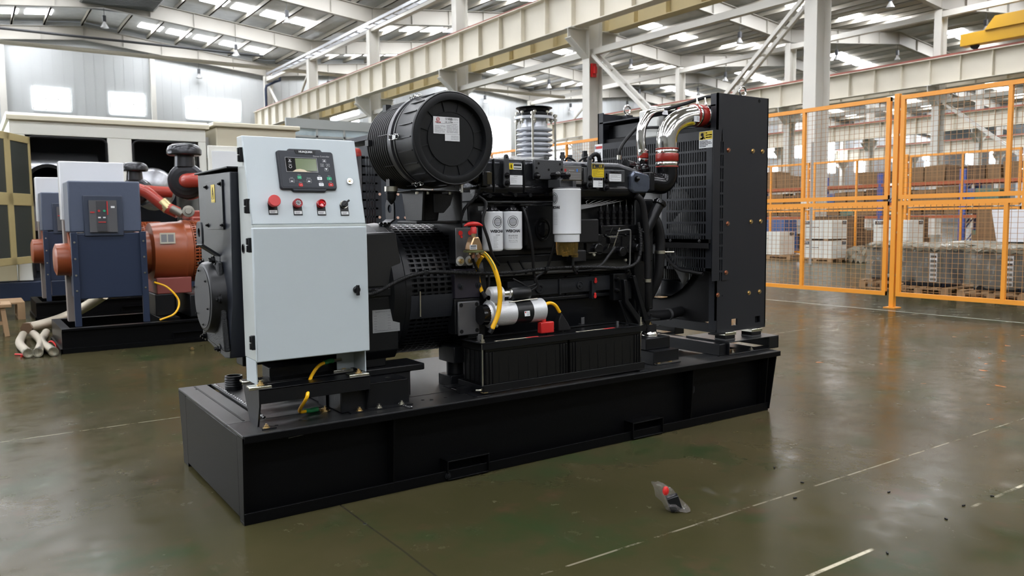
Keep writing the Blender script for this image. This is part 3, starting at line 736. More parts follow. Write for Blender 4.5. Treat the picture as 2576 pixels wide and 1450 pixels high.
MB().box(4.08, 5.80, Y0 + .04, Y0 + 2.36, ZT - .06, ZT + .03).build('roof_panel', mat('cream_roof', ''), t, bev=.02)
MB().box(4.14, 5.72, Y0 + .12, Y0 + 2.3, 0, .3).build('base_skid', NAVY, t)
t = thing('soundproof_enclosure', 'pale enclosure end cut off at the far left edge', 'enclosure', (-3, 16, 0))
MB().box(-3.6, .62, Y0 + .35, Y0 + 2.5, .36, 3.0).build('body_panel', ENCL, t, bev=.02)
MB().box(-3.6, -1.75, Y0 + .32, Y0 + 2.5, 0, .36).build('base_skid', NAVY, t)
MB().box(-1.6, .72, Y0 - .08, Y0 + .02, .36, .74).build('lower_panel', mat('khaki_panel', (.50, .45, .30), .5), t, bev=.01)
mb = MB().box(3.98, 4.12, Y0 + .6, Y0 + .66, 2.6, 3.0); mb.box(3.95, 4.14, Y0 + .58, Y0 + .6, 2.66, 2.7)
mb.build('connecting_panel', LABELW, label='white metal panel in the gap between the two cream enclosures', cat='panel')
t = thing('enclosure_door', 'pale aluminium lined door standing open right of the second doorway', 'door', (4.0, 15.7, .3))
MB().box(3.93, 4.70, 15.93, 15.97, .0, 2.78).build('door_frame', ENCL, t, bev=.01)
MB().box(4.0, 4.60, 15.91, 15.93, .8, 2.68).build('lining_panel', mat('bright_lining', (.80, .84, .86), .3, .1), t)

def open_genset(x, y, which):
    """genset without its covers; x = frame end, y = near side of the frame"""
    lab = {0: 'nearer', 1: 'farther'}[which]
    fz = .25
    t = thing('genset_frame', 'low black open base frame under the %s orange genset' % lab, 'frame', (x, y, 0))
    mb = MB().box(x, x + 3.2, y, y + .08, .02, fz).box(x, x + 3.2, y + 1.0, y + 1.08, .02, fz).box(x, x + .08, y + .08, y + 1.0, .02, fz)
    mb.box(x - .01, x + 3.2, y - .03, y + .0, 0, .05).box(x, x + 3.2, y - .03, y, fz - .02, fz).box(x - .02, x + .0, y - .03, y + 1.08, 0, .05)
    mb.build('side_rail', BASEP, t, smooth=False)
    MB().box(x + .95, x + 1.15, y + .08, y + 1.0, .12, fz + .03).nx().box(x + 2.1, x + 2.3, y + .08, y + 1.0, .12, fz + .03).build('cross_member', BASEP, t, bev=.004)
    f = MB()
    for (a, c, z0, z1) in ((1.05, 1.38, .12, .125), (1.05, 1.38, .02, .025), (1.05, 1.055, .02, .125), (1.375, 1.38, .02, .125)): f.box(x + a, x + c, y - .035, y + .0, z0, z1 + .0)
    f.build('forklift_pocket', BASEP, t, smooth=False)
    # breaker cabinet on two legs
    g = thing('breaker_cabinet', 'navy breaker cabinet on legs at the end of the %s orange genset' % lab, 'cabinet', (x + .12, y + .15, fz))
    a, c = x + .14, x + .82
    MB().box(a, c, y + .15, y + .60, 1.22, 1.75).build('upper_box', NAVYW, g, bev=.015)
    MB().box(a + .03, c + .01, y + .14, y + .62, .53, 1.21).build('lower_box', NAVY, g, bev=.008)
    for xx in (a - .0, c - .03): MB().box(xx, xx + .06, y + .10, y + .16, fz - .0, 1.22).build('leg', NAVY, g, bev=.004)
    p = MB().box(a + .13, a + .50, y + .125, y + .155, 1.18, 1.60).build('breaker_bezel', mat('bezel_slate', (.035, .045, .07), .45), g, bev=.008)
    b = MB().box(a + .18, a + .44, y + .105, y + .13, 1.22, 1.55).m(1).box(a + .25, a + .34, y + .095, y + .106, 1.23, 1.54).m(2).box(a + .345, a + .355, y + .094, y + .106, 1.40, 1.54).m(3).box(a + .385, a + .42, y + .1, y + .106, 1.47, 1.49)
    b.m(2).cyl((a + .27, y + .095, 1.44), (a + .27, y + .088, 1.44), .012).m(4).cyl((a + .32, y + .095, 1.44), (a + .32, y + .088, 1.44), .012).m(2).box(a + .19, a + .23, y + .1, y + .106, 1.42, 1.432).m(3).box(a + .26, a + .285, y + .09, y + .096, 1.365, 1.378).box(a + .305, a + .33, y + .09, y + .096, 1.365, 1.378).m(2).box(a + .26, a + .33, y + .09, y + .096, 1.32, 1.328)
    b.build('circuit_breaker', [mat('breaker_grey', (.09, .09, .095), .4), mat('breaker_dark', (.05, .05, .055), .4), INKR, LABELW, GREEN], g, smooth=False)
    bl = MB()
    for z in (.62, .78, .95, 1.12):
        bl.bolt((a + .03, y + .10, z), (0, -1, 0), .006).nx(); bl.bolt((c, y + .10, z), (0, -1, 0), .006).nx()
    bl.build('bolt', STEEL, g)
    # control panel seen from behind
    h = thing('control_box', 'white back of the control panel on the %s orange genset' % lab, 'cabinet', (x + .1, y + .66, fz))
    MB().box(x + .12, x + .75, y + .66, y + .84, 1.35, 1.98).build('panel_box', WHITE, h, bev=.01)
    MB().box(x + .13, x + .22, y + .66, y + .80, fz, 1.35).build('post', mat('brown_grey_post', (.22, .19, .17), .4), h, bev=.004)
    # alternator
    al = thing('alternator', 'copper orange alternator of the %s unfinished genset' % lab, 'alternator', (x + 1., y + .55, fz)); cy, cz = y + .62, .98
    MB().lathe((x + .95, cy, cz), (1, 0, 0), [(0, .27), (.02, .33), (.34, .345), (.36, .36), (.42, .36), (.43, .345)], 40).build('barrel', COPPER, al)
    MB().lathe((x + .02, cy, cz - .05), (1, 0, 0), [(0, .12), (.02, .17), (.14, .175), (.16, .1)], 28).build('end_cover', COPPER, al)
    MB().cyl((x + .16, cy, cz), (x + .95, cy, cz), .24, n=24).build('end_barrel', COPPER, al)
    v = MB()
    for k in range(60):
        an = 2 * math.pi * k / 60; v.obox((x + 1.56, cy + math.cos(an) * .345, cz + math.sin(an) * .345), (1, 0, 0), (0, math.cos(an), math.sin(an)), (0, -math.sin(an), math.cos(an)), .17, .008, .007)
    for k in range(9): v.lathe((x + 1.38 + k * .043, cy, cz), (1, 0, 0), [(0, .34), (0, .352), (.010, .352), (.010, .34)], 40)
    v.build('vent_grille', COPPER, al)
    MB().cyl((x + 1.36, cy, cz), (x + 1.75, cy, cz), .30, n=30).build('vent_core', mat('dark_copper', (.07, .03, .02), .6), al)
    MB().box(x + .97, x + 1.34, cy - .30, cy + .3, .52, .70).nx().box(x + 1.78, x + 1.92, cy - .38, cy + .38, .5, 1.3).build('foot', mat('dull_red_iron', (.21, .055, .045), .45), al, bev=.01)
    sticker(al, 'nameplate', (x + 1.10, cy - .335, cz + .16), XD, ZD, .16, .12, [mat('nameplate_beige', (.5, .47, .38), .4), INKG], [(.08, .15, .45, .85, 1), (.52, .15, .9, .85, 1)])
    MB().box(x + .95, x + 1.15, cy - .30, cy + .30, fz + .03, .52).nx().box(x + 1.30, x + 1.52, cy - .36, cy + .36, fz, .5).build('mounting_block', BLACKP, al, bev=.008)
    # engine with round air cleaner
    en = thing('diesel_engine', 'red engine of the %s unfinished genset with black round air cleaner' % lab, 'engine', (x + 2.3, y + .5, fz))
    MB().box(x + 2.12, x + 3.0, cy - .2, cy + .28, 1.36, 1.50).box(x + 2.14, x + 3.1, cy - .3, cy + .3, .45, 1.4).build('engine_block', mat('engine_red', (.25, .045, .03), .35), en, bev=.02)
    ax, ay, az = x + 1.36, y + 1.08, 1.81
    ac = MB().lathe((ax + .18, ay + .12, az), (-.30, -1, 0), [(-.26, .17), (-.24, .215), (.15, .215), (.17, .205), (.19, .205), (.20, .17), (.21, .17), (.215, .12), (.23, .12)], 36)
    ac.build('air_cleaner', mat('dark_steel', (.045, .046, .05), .22, .6), en)
    MB().lathe((ax + .13, ay, az + .17), ZD, [(0, .12), (.13, .11), (.135, .18), (.15, .198), (.20, .198), (.24, .18), (.265, .14), (.28, .06)], 36).build('rain_cap', mat('dark_steel', ''), en)
    MB().tube([(ax + .12, ay - .08, az), (ax + .13, ay - .20, az), (ax + .22, ay - .28, az), (ax + .36, ay - .28, az - .01), (ax + .6, ay - .26, az - .02)], .085, 18).build('intake_hose', REDP, en)
    MB().tube([(x + .82, y + .8, 1.72), (x + .98, y + .72, 1.66), (x + 1.15, y + .62, 1.5), (x + 1.28, y + .55, 1.42)], .065, 16).build('coolant_pipe', REDP, en)
    MB().lathe((x + 1.36, y + .42, 1.43), (-.2, -1, .2), [(0, .05), (.02, .066), (.045, .066), (.05, .04), (.065, .035)], 18).cyl((x + 1.30, y + .44, 1.40), (x + 1.2, y + .5, 1.47), .045).build('valve', mat('worn_alloy', (.20, .19, .16), .45, .6), en)
    MB().lathe((x + 1.12, y + .64, 1.545), (.6, -.35, -.7), [(0, .068), (.11, .068)], 18).build('foil_label', mat('foil_yellow', (.6, .5, .25), .3, .5), en)
    gw = MB().tube([(x + .94, y + .28, .66), (x + 1.06, y + .2, .6), (x + 1.16, y + .16, .45), (x + 1.10, y + .10, .32), (x + .94, y + .08, .262)], .011, 8)
    gw.build('ground_wire', YELC, label='yellow-green ground wire hanging on the %s orange genset' % lab, cat='wire')
    MB().bar((x + .22, y + .62, .30), (x + .22, y + .64, 1.0), .05, .03).build('side_bracket', mat('brown_grey_post', ''), h)
for wch, (x, y) in enumerate([(.76, 9.15), (.76, 12.55)]): open_genset(x, y, wch)
# braided exhaust hoses and a stool on the floor
BRAID = mat('braided_steel', (.42, .38, .30), .38, .85, bump=1.0, bscale=420)
for i, (p0, p1, b_, lab) in enumerate([(at(70, 888, Z=.05), at(58, 842, Z=.05), -.05, 'left one'), (at(96, 886, Z=.05), at(84, 840, Z=.05), .05, 'middle one'), (at(133, 884, Z=.05), at(116, 836, Z=.05), -.07, 'right one')]):
    t = thing('braided_hose', 'short braided steel exhaust hose lying on the floor, %s of three' % lab, 'hose', tuple(p0)); d = (p1 - p0); md = (p0 + p1) / 2 + Vector((b_, 0, 0))
    MB().tube([p0, md, p1], .042, 16).build('braid', BRAID, t)
    n = (p0 - md).normalized(); MB().lathe(p0, n, [(-.03, .046), (.05, .046), (.05, .036), (0, .034)], 20).build('collar', STEEL, t)
for i, (x, y, l) in enumerate([(.655, 9.75, 'between the left and middle hose'), (.80, 9.6, 'beside the right hose'), (.36, 9.35, 'in front of the left hose')]):
    MB().tube([(x, y, .012), (x + .05, y - .06, .07 if i < 2 else .012), (x + .09, y - .14, .012), (x + .04, y - .2, .012)], .010, 6).build('red_tape', RED, label='curl of red tape on the floor ' + l, cat='tape')
t = thing('flexible_pipe', 'long corrugated metal pipe lying under the nearer orange genset', 'pipe', (.55, 10.8, .09))
MB().tube([at(72, 826, Z=.09), at(110, 817, Z=.10), at(160, 800, Z=.12), at(215, 772, Z=.24), at(262, 742, Z=.40)], .065, 14).build('pipe_wall', BRAID, t)
MB().cyl(at(66, 827, Z=.09), at(78, 824, Z=.09), .072, n=6).build('end_nut', mat('rust_nut', (.16, .10, .06), .5, .6), t)
t = thing('wooden_stool', 'rough wooden stool cut by the left picture edge', 'stool', (.1, 11.2, 0))
MB().box(-.15, .42, 11.0, 11.5, .34, .38).build('seat', WOOD, t, bev=.006)
for dx, dy in ((-.1, 0), (.33, 0), (-.1, .4), (.33, .4)): MB().bar((dx + (.03 if dx > 0 else -.03), 11.02 + dy, 0), (dx, 11.05 + dy, .34), .05).build('leg', WOOD, t)
MB().bar((-.1, 11.04, .16), (.36, 11.04, .16), .04).bar((.30, 11.04, .38), (.12, 11.06, .55), .05).build('rail', WOOD, t)
pallet(-.5, 12.9, 1.15, .8, 'low wooden crate base behind the stool', h=.24)
# small things lying on the floor
t = thing('brass_nut', 'small round brass nut on the floor left of the skid', 'nut', (1.87, 8.55, 0))
MB().cyl((1.87, 8.53, .018), (1.87, 8.58, .018), .018, n=6).cyl((1.87, 8.52, .018), (1.87, 8.53, .018), .013).build('nut_body', BRASS, t)
t = thing('plastic_bag', 'small clear plastic bag with black fittings and red cap on the floor', 'bag', (2.55, 2.45, 0))
cb = Vector((2.518, 2.448, 0)); ru = Vector((.83, -.56, 0)); fu = Vector((.56, .83, 0))
rg = random.Random(5); vs, fs = [], []
prof = [(.0, .052), (.2, .055), (.45, .052), (.7, .040), (.88, .028), (1., .016)]; n = 12
for i, (v_, r_) in enumerate(prof):
    c = cb + ru * (.035 - .105 * v_ ** 1.1) + fu * .01 + Vector((0, 0, .004 + .128 * v_))
    for k in range(n):
        a = 2 * math.pi * k / n; vs.append(c + (ru * math.cos(a) + fu * math.sin(a) * (.8 - .5 * v_)) * (r_ * rg.uniform(.8, 1.2)) + Vector((0, 0, abs(rg.uniform(0, .008)))))
for i in range(len(prof) - 1):
    for k in range(n): fs.append((i * n + k, i * n + (k + 1) % n, (i + 1) * n + (k + 1) % n, (i + 1) * n + k))
fs.append(tuple(range(n)))
MB().add(vs, fs).build('bag_film', FILMB, t)
MB().obox(cb + ru * .015 + Vector((0, 0, .042)), (.8, -.5, .3), (.56, .83, 0), Vector((.8, -.5, .3)).cross(Vector((.56, .83, 0))).normalized(), .026, .022, .032).cyl(cb + ru * .02 + Vector((0, 0, .01)), cb + ru * .03 + Vector((0, 0, .04)), .02).build('black_fitting', BLACKP, t, bev=.003)
MB().sph(cb - ru * .022 + Vector((0, 0, .095)), .017, 10, (1, .8, 1.3)).build('red_cap', RED, t)
for px, py, lab in ((918, 1319, 'beside the floor joint in front of the skid'),):
    p = at(px, py, Z=0); MB().lathe(p, ZD, [(0, .009), (.002, .009), (.002, .0045), (0, .0045)], 20).build('steel_washer', STEEL, label='small steel washer ' + lab, cat='washer')
for k, (px, py) in enumerate([(2236, 1240), (2380, 1308), (2496, 1250), (2424, 1274), (1948, 1178), (2018, 1216), (2000, 1255), (2232, 1394), (1812, 1018)]):
    p = at(px, py, Z=0); mb = MB(); mb.obox(p + Vector((0, 0, .003)), (math.cos(k), math.sin(k), 0), (-math.sin(k), math.cos(k), 0), ZD, .008, .003, .003)
    mb.build('debris_chip', BLACKM, label='tiny dark chip of debris on the floor', cat='debris', group='floor debris')
# ================================================================== the black genset in front
# ------------------------------------------------------------------ base skid with the fuel tank
sk = thing('fuel_tank_skid', 'long black steel skid base with fuel tank under the black genset', 'base', (.93, 3.37, 0))
ZB = .40
MB().box(.924, 4.40, 3.465, 4.433, .02, .385).build('tank_body', BASEP, sk, bev=.004)
tp = MB()
tp.box(.924, 4.50, 3.375, 3.62, ZB - .014, ZB).box(.924, 1.075, 3.62, 4.60, ZB - .014, ZB).box(1.098, 3.62, 3.62, 4.60, ZB - .014, ZB).box(3.62, 4.50, 4.38, 4.60, ZB - .014, ZB)
tp.box(3.62, 3.75, 3.62, 4.38, ZB - .014, ZB).box(4.36, 4.50, 3.62, 4.38, ZB - .014, ZB)
tp.build('top_plate', TOPP, sk, bev=.003)
MB().box(.93, 4.50, 3.366, 3.378, ZB - .035, ZB - .001).nx().box(.93, 4.50, 4.597, 4.609, ZB - .035, ZB - .001).build('top_lip', BASEP, sk, bev=.003)
for y0, y1, ye in ((3.405, 3.465, 3.40), (4.433, 4.53, 4.53)):
    MB().box(.924, 4.42, y0, y1, 0, .012).box(.924, 4.42, min(ye, ye + .01), max(ye, ye + .01), 0, .052).build('bottom_flange', BASEP, sk, bev=.002)
for x in (.924, 1.63, 3.67, 4.385):
    for s_, a, b, c in ((1, 3.465, 3.405, 3.38), (-1, 4.433, 4.53, 4.595)):
        MB().prism([(a, .012), (b, .012), (c, ZB - .014), (a, ZB - .014)], 'x', x, x + .008).build('gusset', BASEP, sk)
        if s_ == 1: MB().tube([(x + .004, 3.463, .02), (x + .004, 3.463, .2), (x + .004, 3.463, .38)], .004, 6).build('weld_seam', WELD, sk)
# forklift pockets
def pocket(x0, x1, yo):
    p = MB(); y1 = 3.464; z0, z1 = .006, .104; q = .007
    p.box(x0, x1, yo, y1, z1 - q, z1).box(x0, x1, yo, y1, z0, z0 + q).box(x0, x0 + q, yo, y1, z0, z1).box(x1 - q, x1, yo, y1, z0, z1).box(x0, x1, y1 - .004, y1, z0, z1)
    p.build('forklift_pocket', BASEP, sk, bev=.002)
pocket(1.92, 2.17, 3.385); pocket(3.17, 3.42, 3.385)
MB().bolt((1.925, 3.393, .03), (0, -1, 0), .010).build('drain_plug', BLACKP, sk)
# sloped end plate at the far end and the weld beads on top
MB().tube([(1.108, 4.56, ZB + .001), (1.11, 4.1, ZB + .002), (1.10, 3.64, ZB + .001)], lambda t: .006 + .0025 * math.sin(t * 160), 7, sm=40).build('weld_bead', BLACKG, sk)
MB().tube([(1.73, 3.39, ZB + .001), (1.72, 3.5, ZB + .001), (1.74, 3.58, ZB + .001)], lambda t: .007 + .004 * math.sin(t * 90), 7, sm=30).build('weld_bead', BLACKG, sk)
MB().box(1.0, 1.01, 3.64, 4.58, ZB, ZB + .002).nx().box(1.72, 1.722, 3.60, 4.60, ZB, ZB + .0015).nx().box(1.1, 3.6, 3.618, 3.621, ZB - .001, ZB + .001).build('plate_seam', BLACKM, sk, smooth=False)
hl = MB()
for x, y in ((1.10, 3.47), (1.22, 3.50), (1.245, 3.50), (1.86, 3.52), (1.90, 3.50), (1.98, 3.50), (2.10, 3.50), (1.0, 4.5), (3.3, 3.42), (4.0, 3.47), (1.32, 4.52)): hl.cyl((x, y, ZB - .001), (x, y, ZB + .0008), .009, n=14).nx()
hl.build('bolt_hole', mat('hole_black', (.001, .001, .001), 1.), sk)
MB().lathe((1.165, 4.38, ZB), ZD, [(0, .046), (.02, .046), (.022, .049), (.028, .046), (.034, .049), (.04, .046), (.046, .049), (.052, .046), (.058, .049), (.064, .046), (.075, .046), (.075, .038), (.02, .038)], 28).build('filler_neck', BLACKP, sk)
sd = MB().cyl((2.70, 4.50, ZB), (2.70, 4.50, ZB + .012), .05, n=24)
for k in range(6): sd.bolt((2.70 + .04 * math.cos(k), 4.50 + .04 * math.sin(k), ZB + .012), ZD, .004, False)
sd.build('sender_flange', mat('dark_brass', (.16, .11, .05), .35, .8), sk)
MB().cyl((2.68, 4.50, ZB + .01), (2.68, 4.50, ZB + .065), .009).tube([(2.68, 4.50, ZB + .06), (2.655, 4.52, ZB + .075), (2.62, 4.55, ZB + .075)], .007, 8).cyl((2.72, 4.49, ZB + .01), (2.72, 4.49, ZB + .06), .007).build('fuel_spigot', BRASS, sk)
MB().prism([(4.38, .012), (4.42, .012), (4.495, .386), (4.38, .386)], 'y', 3.44, 3.47).prism([(4.38, .012), (4.42, .012), (4.495, .386), (4.38, .386)], 'y', 4.43, 4.46).prism([(4.412, .012), (4.42, .012), (4.495, .386), (4.487, .386)], 'y', 3.39, 4.58).build('end_plate', BASEP, sk)
sc = MB()
for (x0, z0, x1, z1) in ((1.15, .335, 1.32, .345), (1.55, .37, 1.59, .371), (2.5, .375, 2.6, .379)): sc.bar((x0, 3.4645, z0), (x1, 3.4645, z1), .0012, .0012)
sc.build('scratch', LABELG, sk, smooth=False)
MB().cyl((3.74, 3.467, .215), (3.74, 3.46, .215), .032, n=24).build('round_hole', mat('hole_black', ''), sk)

# ------------------------------------------------------------------ brackets standing on the skid
bk = thing('side_box_bracket', 'low black folded steel bracket on the skid beside the control cabinet', 'bracket', (1.55, 3.48, ZB))
MB().box(1.42, 1.775, 3.50, 4.20, .515, .525).box(1.42, 1.775, 3.50, 3.51, ZB, .525).box(1.765, 1.775, 3.51, 4.20, ZB, .525).box(1.42, 1.43, 3.51, 4.5, ZB, .525).build('folded_plate', BLACK, bk, bev=.004)
MB().box(1.45, 1.775, 3.46, 3.50, ZB, .406).build('foot_flange', BLACK, bk)
for x, y in ((1.50, 3.478), (1.60, 3.476), (1.72, 3.475)): MB().bolt((x, y, .406), ZD, .010).build('bolt', BRASS if x < 1.55 else STEEL, bk)
for x, y in ((1.60, 3.87), (1.67, 3.95), (1.56, 3.82)): MB().bolt((x, y, .525), ZD, .011).build('bolt', BRASS, bk)
MB().cyl((1.56, 3.60, .524), (1.56, 3.60, .526), .012, n=16).nx().cyl((1.70, 3.58, .524), (1.70, 3.58, .526), .014, n=16).build('bolt_hole', mat('hole_black', ''), bk)
st = thing('cabinet_stand', 'black bent steel stand carrying the grey control cabinet on the skid', 'stand', (1.0, 3.45, ZB))
MB().box(1.025, 1.545, 3.45, 3.458, .508, .574).box(1.025, 1.545, 3.45, 3.56, .566, .574).box(1.025, 1.545, 3.60, 3.74, .566, .574).build('bent_plate', BLACK, st, bev=.002)
for xs_ in (1.022, 1.54): MB().prism([(3.45, .574), (3.70, .574), (3.66, .50), (3.60, ZB), (3.49, ZB), (3.452, .50)], 'x', xs_, xs_ + .008).build('side_leg', BLACK, st)
MB().box(1.02, 1.085, 3.42, 3.47, ZB, .405).build('foot', BLACK, st)
MB().bolt((1.045, 3.437, .405), ZD, .009).build('bolt', BRASS, st)

# ------------------------------------------------------------------ control cabinet
cb = thing('control_cabinet', 'light grey control cabinet with a sloped upper door and black controller', 'cabinet', (1.03, 3.47, .58))
x0, x1, yf, yb = 1.028, 1.556, 3.472, 3.672
side = [(yf + .018, .69), (yb, .69), (yb, 1.684), (3.60, 1.684), (3.592, 1.680), (yf + .014, 1.286), (yf + .018, 1.27)]
MB().prism(side, 'x', x0 + .004, x1 - .002).build('cabinet_body', GREYIN, cb, bev=.004)
ud = MB(); dn = Vector((0, -(1.682 - 1.29), -(3.578 - 3.474))).normalized()      # outward normal of the sloped door
A0, A1 = Vector((0, 3.474, 1.292)), Vector((0, 3.578, 1.682)); up_ = (A1 - A0).normalized(); dn = XD.cross(up_)
ud.obox(Vector(((x0 + x1) / 2, 0, 0)) + (A0 + A1) / 2 - dn * .008, XD, up_, dn, (x1 - x0) / 2, (A1 - A0).length / 2, .008)
ud.build('upper_door', GREY, cb, bev=.004)
MB().box(x0 - .006, x1 - .003, yf - .016, yf + .006, .692, 1.278).build('lower_door', GREY, cb, bev=.005)
MB().box(x0, x1, yf - .006, yf + .02, 1.276, 1.290).build('door_gap_strip', GREYIN, cb, bev=.002)
for z, y in ((1.598, 3.585), (1.372, 3.515), (1.203, 3.505), (.774, 3.512)):
    MB().box(x0 - .014, x0 + .004, y - .012, y + .008, z - .032, z + .032).box(x0 - .020, x0 - .008, y - .006, y + .006, z - .030, z - .002).box(x0 - .020, x0 - .008, y - .006, y + .006, z + .002, z + .030).build('hinge', BLACKP, cb, bev=.002)
MB().lathe((x0 + .003, 3.63, 1.185), (-1, 0, 0), [(0, .022), (.002, .022), (.002, .019), (0, .019)], 24).build('knockout_ring', BARE, cb)
for xa, xb_, lab in ((x0 + .003, x0 + .008, None), (x1 - .008, x1 - .003, None)):
    f = MB().box(xa, xb_, yf + .035, yb - .01, .585, .69)
    if xa < 1.3: f.box(xa, xa + .03, yb - .016, yb - .01, .585, .69)
    else: f.box(x1 - .095, x1 - .003, yb - .03, yb - .025, .585, .69)
    f.build('leg', GREY, cb, smooth=False)
for (x, y) in ((1.035, 3.50), (1.05, 3.655), (1.50, 3.50), (1.485, 3.655)):
    MB().box(x - .045, x + .045, y - .03, y + .03, .575, .5845).box(x - .05, x + .05, y - .035, y - .03, .57, .5845).build('clamp_plate', mat('bright_zinc', (.72, .70, .60), .22, 1.), cb, bev=.003)
    MB().bolt((x + .01, y, .585), ZD, .010).build('bolt', BRASS, cb)
# parts on the sloped door, placed in its own plane
def D(x, z):     # point on the sloped door face at x and height z
    s_ = (z - A0.z) / (A1.z - A0.z); return Vector((x, A0.y + (A1.y - A0.y) * s_, z))
ct = MB(); c0 = D(1.300, 1.531); hw, hh = .133, .098
def outline(hw, hh, r, n=5):
    o = []
    for sx, sy, a0 in ((1, 1, 0), (-1, 1, 90), (-1, -1, 180), (1, -1, 270)):
        for k in range(n + 1):
            a = R(a0 + 90 * k / n); o.append((sx * (hw - r) + r * math.cos(a), sy * (hh - r) + r * math.sin(a)))
    return o
def plate(mb, c, ol, t0, t1, inset=0.):
    n = len(ol); a = [c + XD * p[0] + up_ * p[1] + dn * t0 for p in ol]; b = [c + XD * (p[0] * (1 - inset)) + up_ * (p[1] * (1 - inset)) + dn * t1 for p in ol]
    mb.add(a + b, [tuple(range(n))[::-1], tuple(range(n, 2 * n))] + [(i, (i + 1) % n, (i + 1) % n + n, i + n) for i in range(n)])
ol = outline(hw, hh - .007, .012); plate(ct, c0, ol, 0, .016, .02); plate(ct, c0, [(-.085, .088), (-.075, .101), (.075, .101), (.085, .088), (.085, -.088), (.075, -.101), (-.075, -.101), (-.085, -.088)], 0, .015, .02)
co = ct.build('controller', mat('controller_charcoal', (.021, .024, .031), .5, bump=.1), cb, bev=.003)
f0 = c0 + dn * .016
fr = MB(); plate(fr, f0, outline(hw - .012, hh - .017, .006), -.001, .0012); fr.build('faceplate', mat('faceplate_slate', (.018, .022, .030), .42), co)
lg = MB(); plate(lg, f0 + up_ * .084, [(-.045, -.009), (-.05, .008), (.05, .008), (.045, -.009)], 0, .003); lg.build('logo_panel', BLACKP, co)
text(co, 'HUAQUAN', .0125, f0 + up_ * .084 + dn * .003, XD, up_, LABELW, 'logo_lettering', bold=.0004)
text(co, 'Genset Controller', .0105, f0 + XD * .112 + up_ * .0655 + dn * .0015, XD, up_, LABELG, 'lettering', align='RIGHT')
bz = MB(); plate(bz, f0 + XD * -.025 + up_ * .0225, outline(.074, .0345, .003), 0, .003); bz.build('display_bezel', GLASSB, co)
bw = MB()
for (a, b, c, d) in ((-.0735, -.034, .0735, -.0325), (-.0735, .0325, .0735, .034), (-.0735, -.034, -.072, .034), (.072, -.034, .0735, .034)): bw.obox(f0 + XD * (-.025 + (a + c) / 2) + up_ * (.0225 + (b + d) / 2) + dn * .0033, XD, up_, dn, (c - a) / 2, (d - b) / 2, .0004)
bw.build('bezel_line', LABELG, co, smooth=False)
ls = MB(); plate(ls, f0 + XD * -.004 + up_ * .0235, outline(.049, .0285, .001), .0025, .0034); ls.build('display_screen', LCD, co)
fl = MB(); plate(fl, f0 + XD * -.026 + up_ * -.0065, [(-.046, -.004), (-.03, .006), (-.01, .0095), (.01, .006), (.022, -.001), (.046, -.0045)], .0036, .0042); fl.build('peeling_film', mat('peeled_film', (.62, .53, .38), .4), co)
text(co, 'Alarm', .0065, f0 + XD * -.078 + up_ * .048 + dn * .003, XD, up_, LABELG); text(co, 'Status', .0065, f0 + XD * -.078 + up_ * .024 + dn * .003, XD, up_, LABELG)
def ring(mb, c, r, w, n=6, tri=False, t=.0036):
    k = 3 if tri else n; a0 = 90
    for i in range(k):
        p = [Vector((math.cos(R(a0 + 360 * j / k)) * r, math.sin(R(a0 + 360 * j / k)) * r, 0)) for j in (i, i + 1)]
        q0, q1 = c + XD * p[0].x + up_ * p[0].y + dn * t, c + XD * p[1].x + up_ * p[1].y + dn * t
        mb.bar(q0, q1, w, .0006, up=dn)
ic = MB(); cA = f0 + XD * -.078 + up_ * .038; ring(ic, cA, .0075, .0012, tri=True); ic.bar(cA - up_ * .002 + dn * .0036, cA + up_ * .003 + dn * .0036, .0012, .0006, up=dn); ring(ic, f0 + XD * -.078 + up_ * .013, .0065, .0013, 8); ic.build('status_icon', LABELW, co, smooth=False)
def button(u, v, w, h, mt, cap=None, sym=None, ringb=False, sm=None):
    b = MB(); plate(b, f0 + XD * u + up_ * v, outline(w, h, .003, 3), 0, .0022, .03); bo = b.build('push_button', mt, co, label=None)
    if cap: text(co, cap, .0062, f0 + XD * u + up_ * (v + h + .005) + dn * .0012, XD, up_, LABELG)
    if ringb:
        q = MB()
        for (a, b_, c, d) in ((-w, -h, w, -h + .001), (-w, h - .001, w, h), (-w, -h, -w + .001, h), (w - .001, -h, w, h)): q.obox(f0 + XD * (u + (a + c) / 2) + up_ * (v + (b_ + d) / 2) + dn * .0024, XD, up_, dn, (c - a) / 2, (d - b_) / 2, .0003)
        q.build('button_outline', LABELG, co, smooth=False)
    if sym: text(co, sym, .011, f0 + XD * u + up_ * v + dn * .0022, XD, up_, sm or LABELW, 'button_symbol')
DK = mat('controller_charcoal', '')
for u, v, s_ in ((.084, .045, '▲'), (.072, .024, '⌂'), (.099, .024, '≡'), (.089, .004, '▼')): button(u, v, .0085, .0072, DK, None, s_, True)
button(-.042, -.036, .0095, .0075, GREEN, 'Close', '—'); button(-.040, -.071, .0095, .0075, RED, 'Open', '⁄')
button(-.079, -.052, .011, .009, DK, 'Load', '▃', True); button(.000, -.052, .011, .009, DK, 'Genset', '▄', True)
button(.052, -.039, .0115, .0075, WHITE, 'Auto', '☼', False, INKG); button(.056, -.068, .0115, .0075, WHITE, 'Manual', '□', False, INKG)
button(.098, -.039, .0115, .0075, GREEN, 'Start', '|'); button(.102, -.068, .0115, .0075, RED, 'Stop', 'o')
MB().bar(f0 + XD * -.067 + up_ * -.053 + dn * .0014, f0 + XD * -.052 + up_ * -.053 + dn * .0014, .0006, .0004).bar(f0 + XD * -.028 + up_ * -.054 + dn * .0014, f0 + XD * -.012 + up_ * -.054 + dn * .0014, .0006, .0004).build('link_line', LABELG, co, smooth=False)
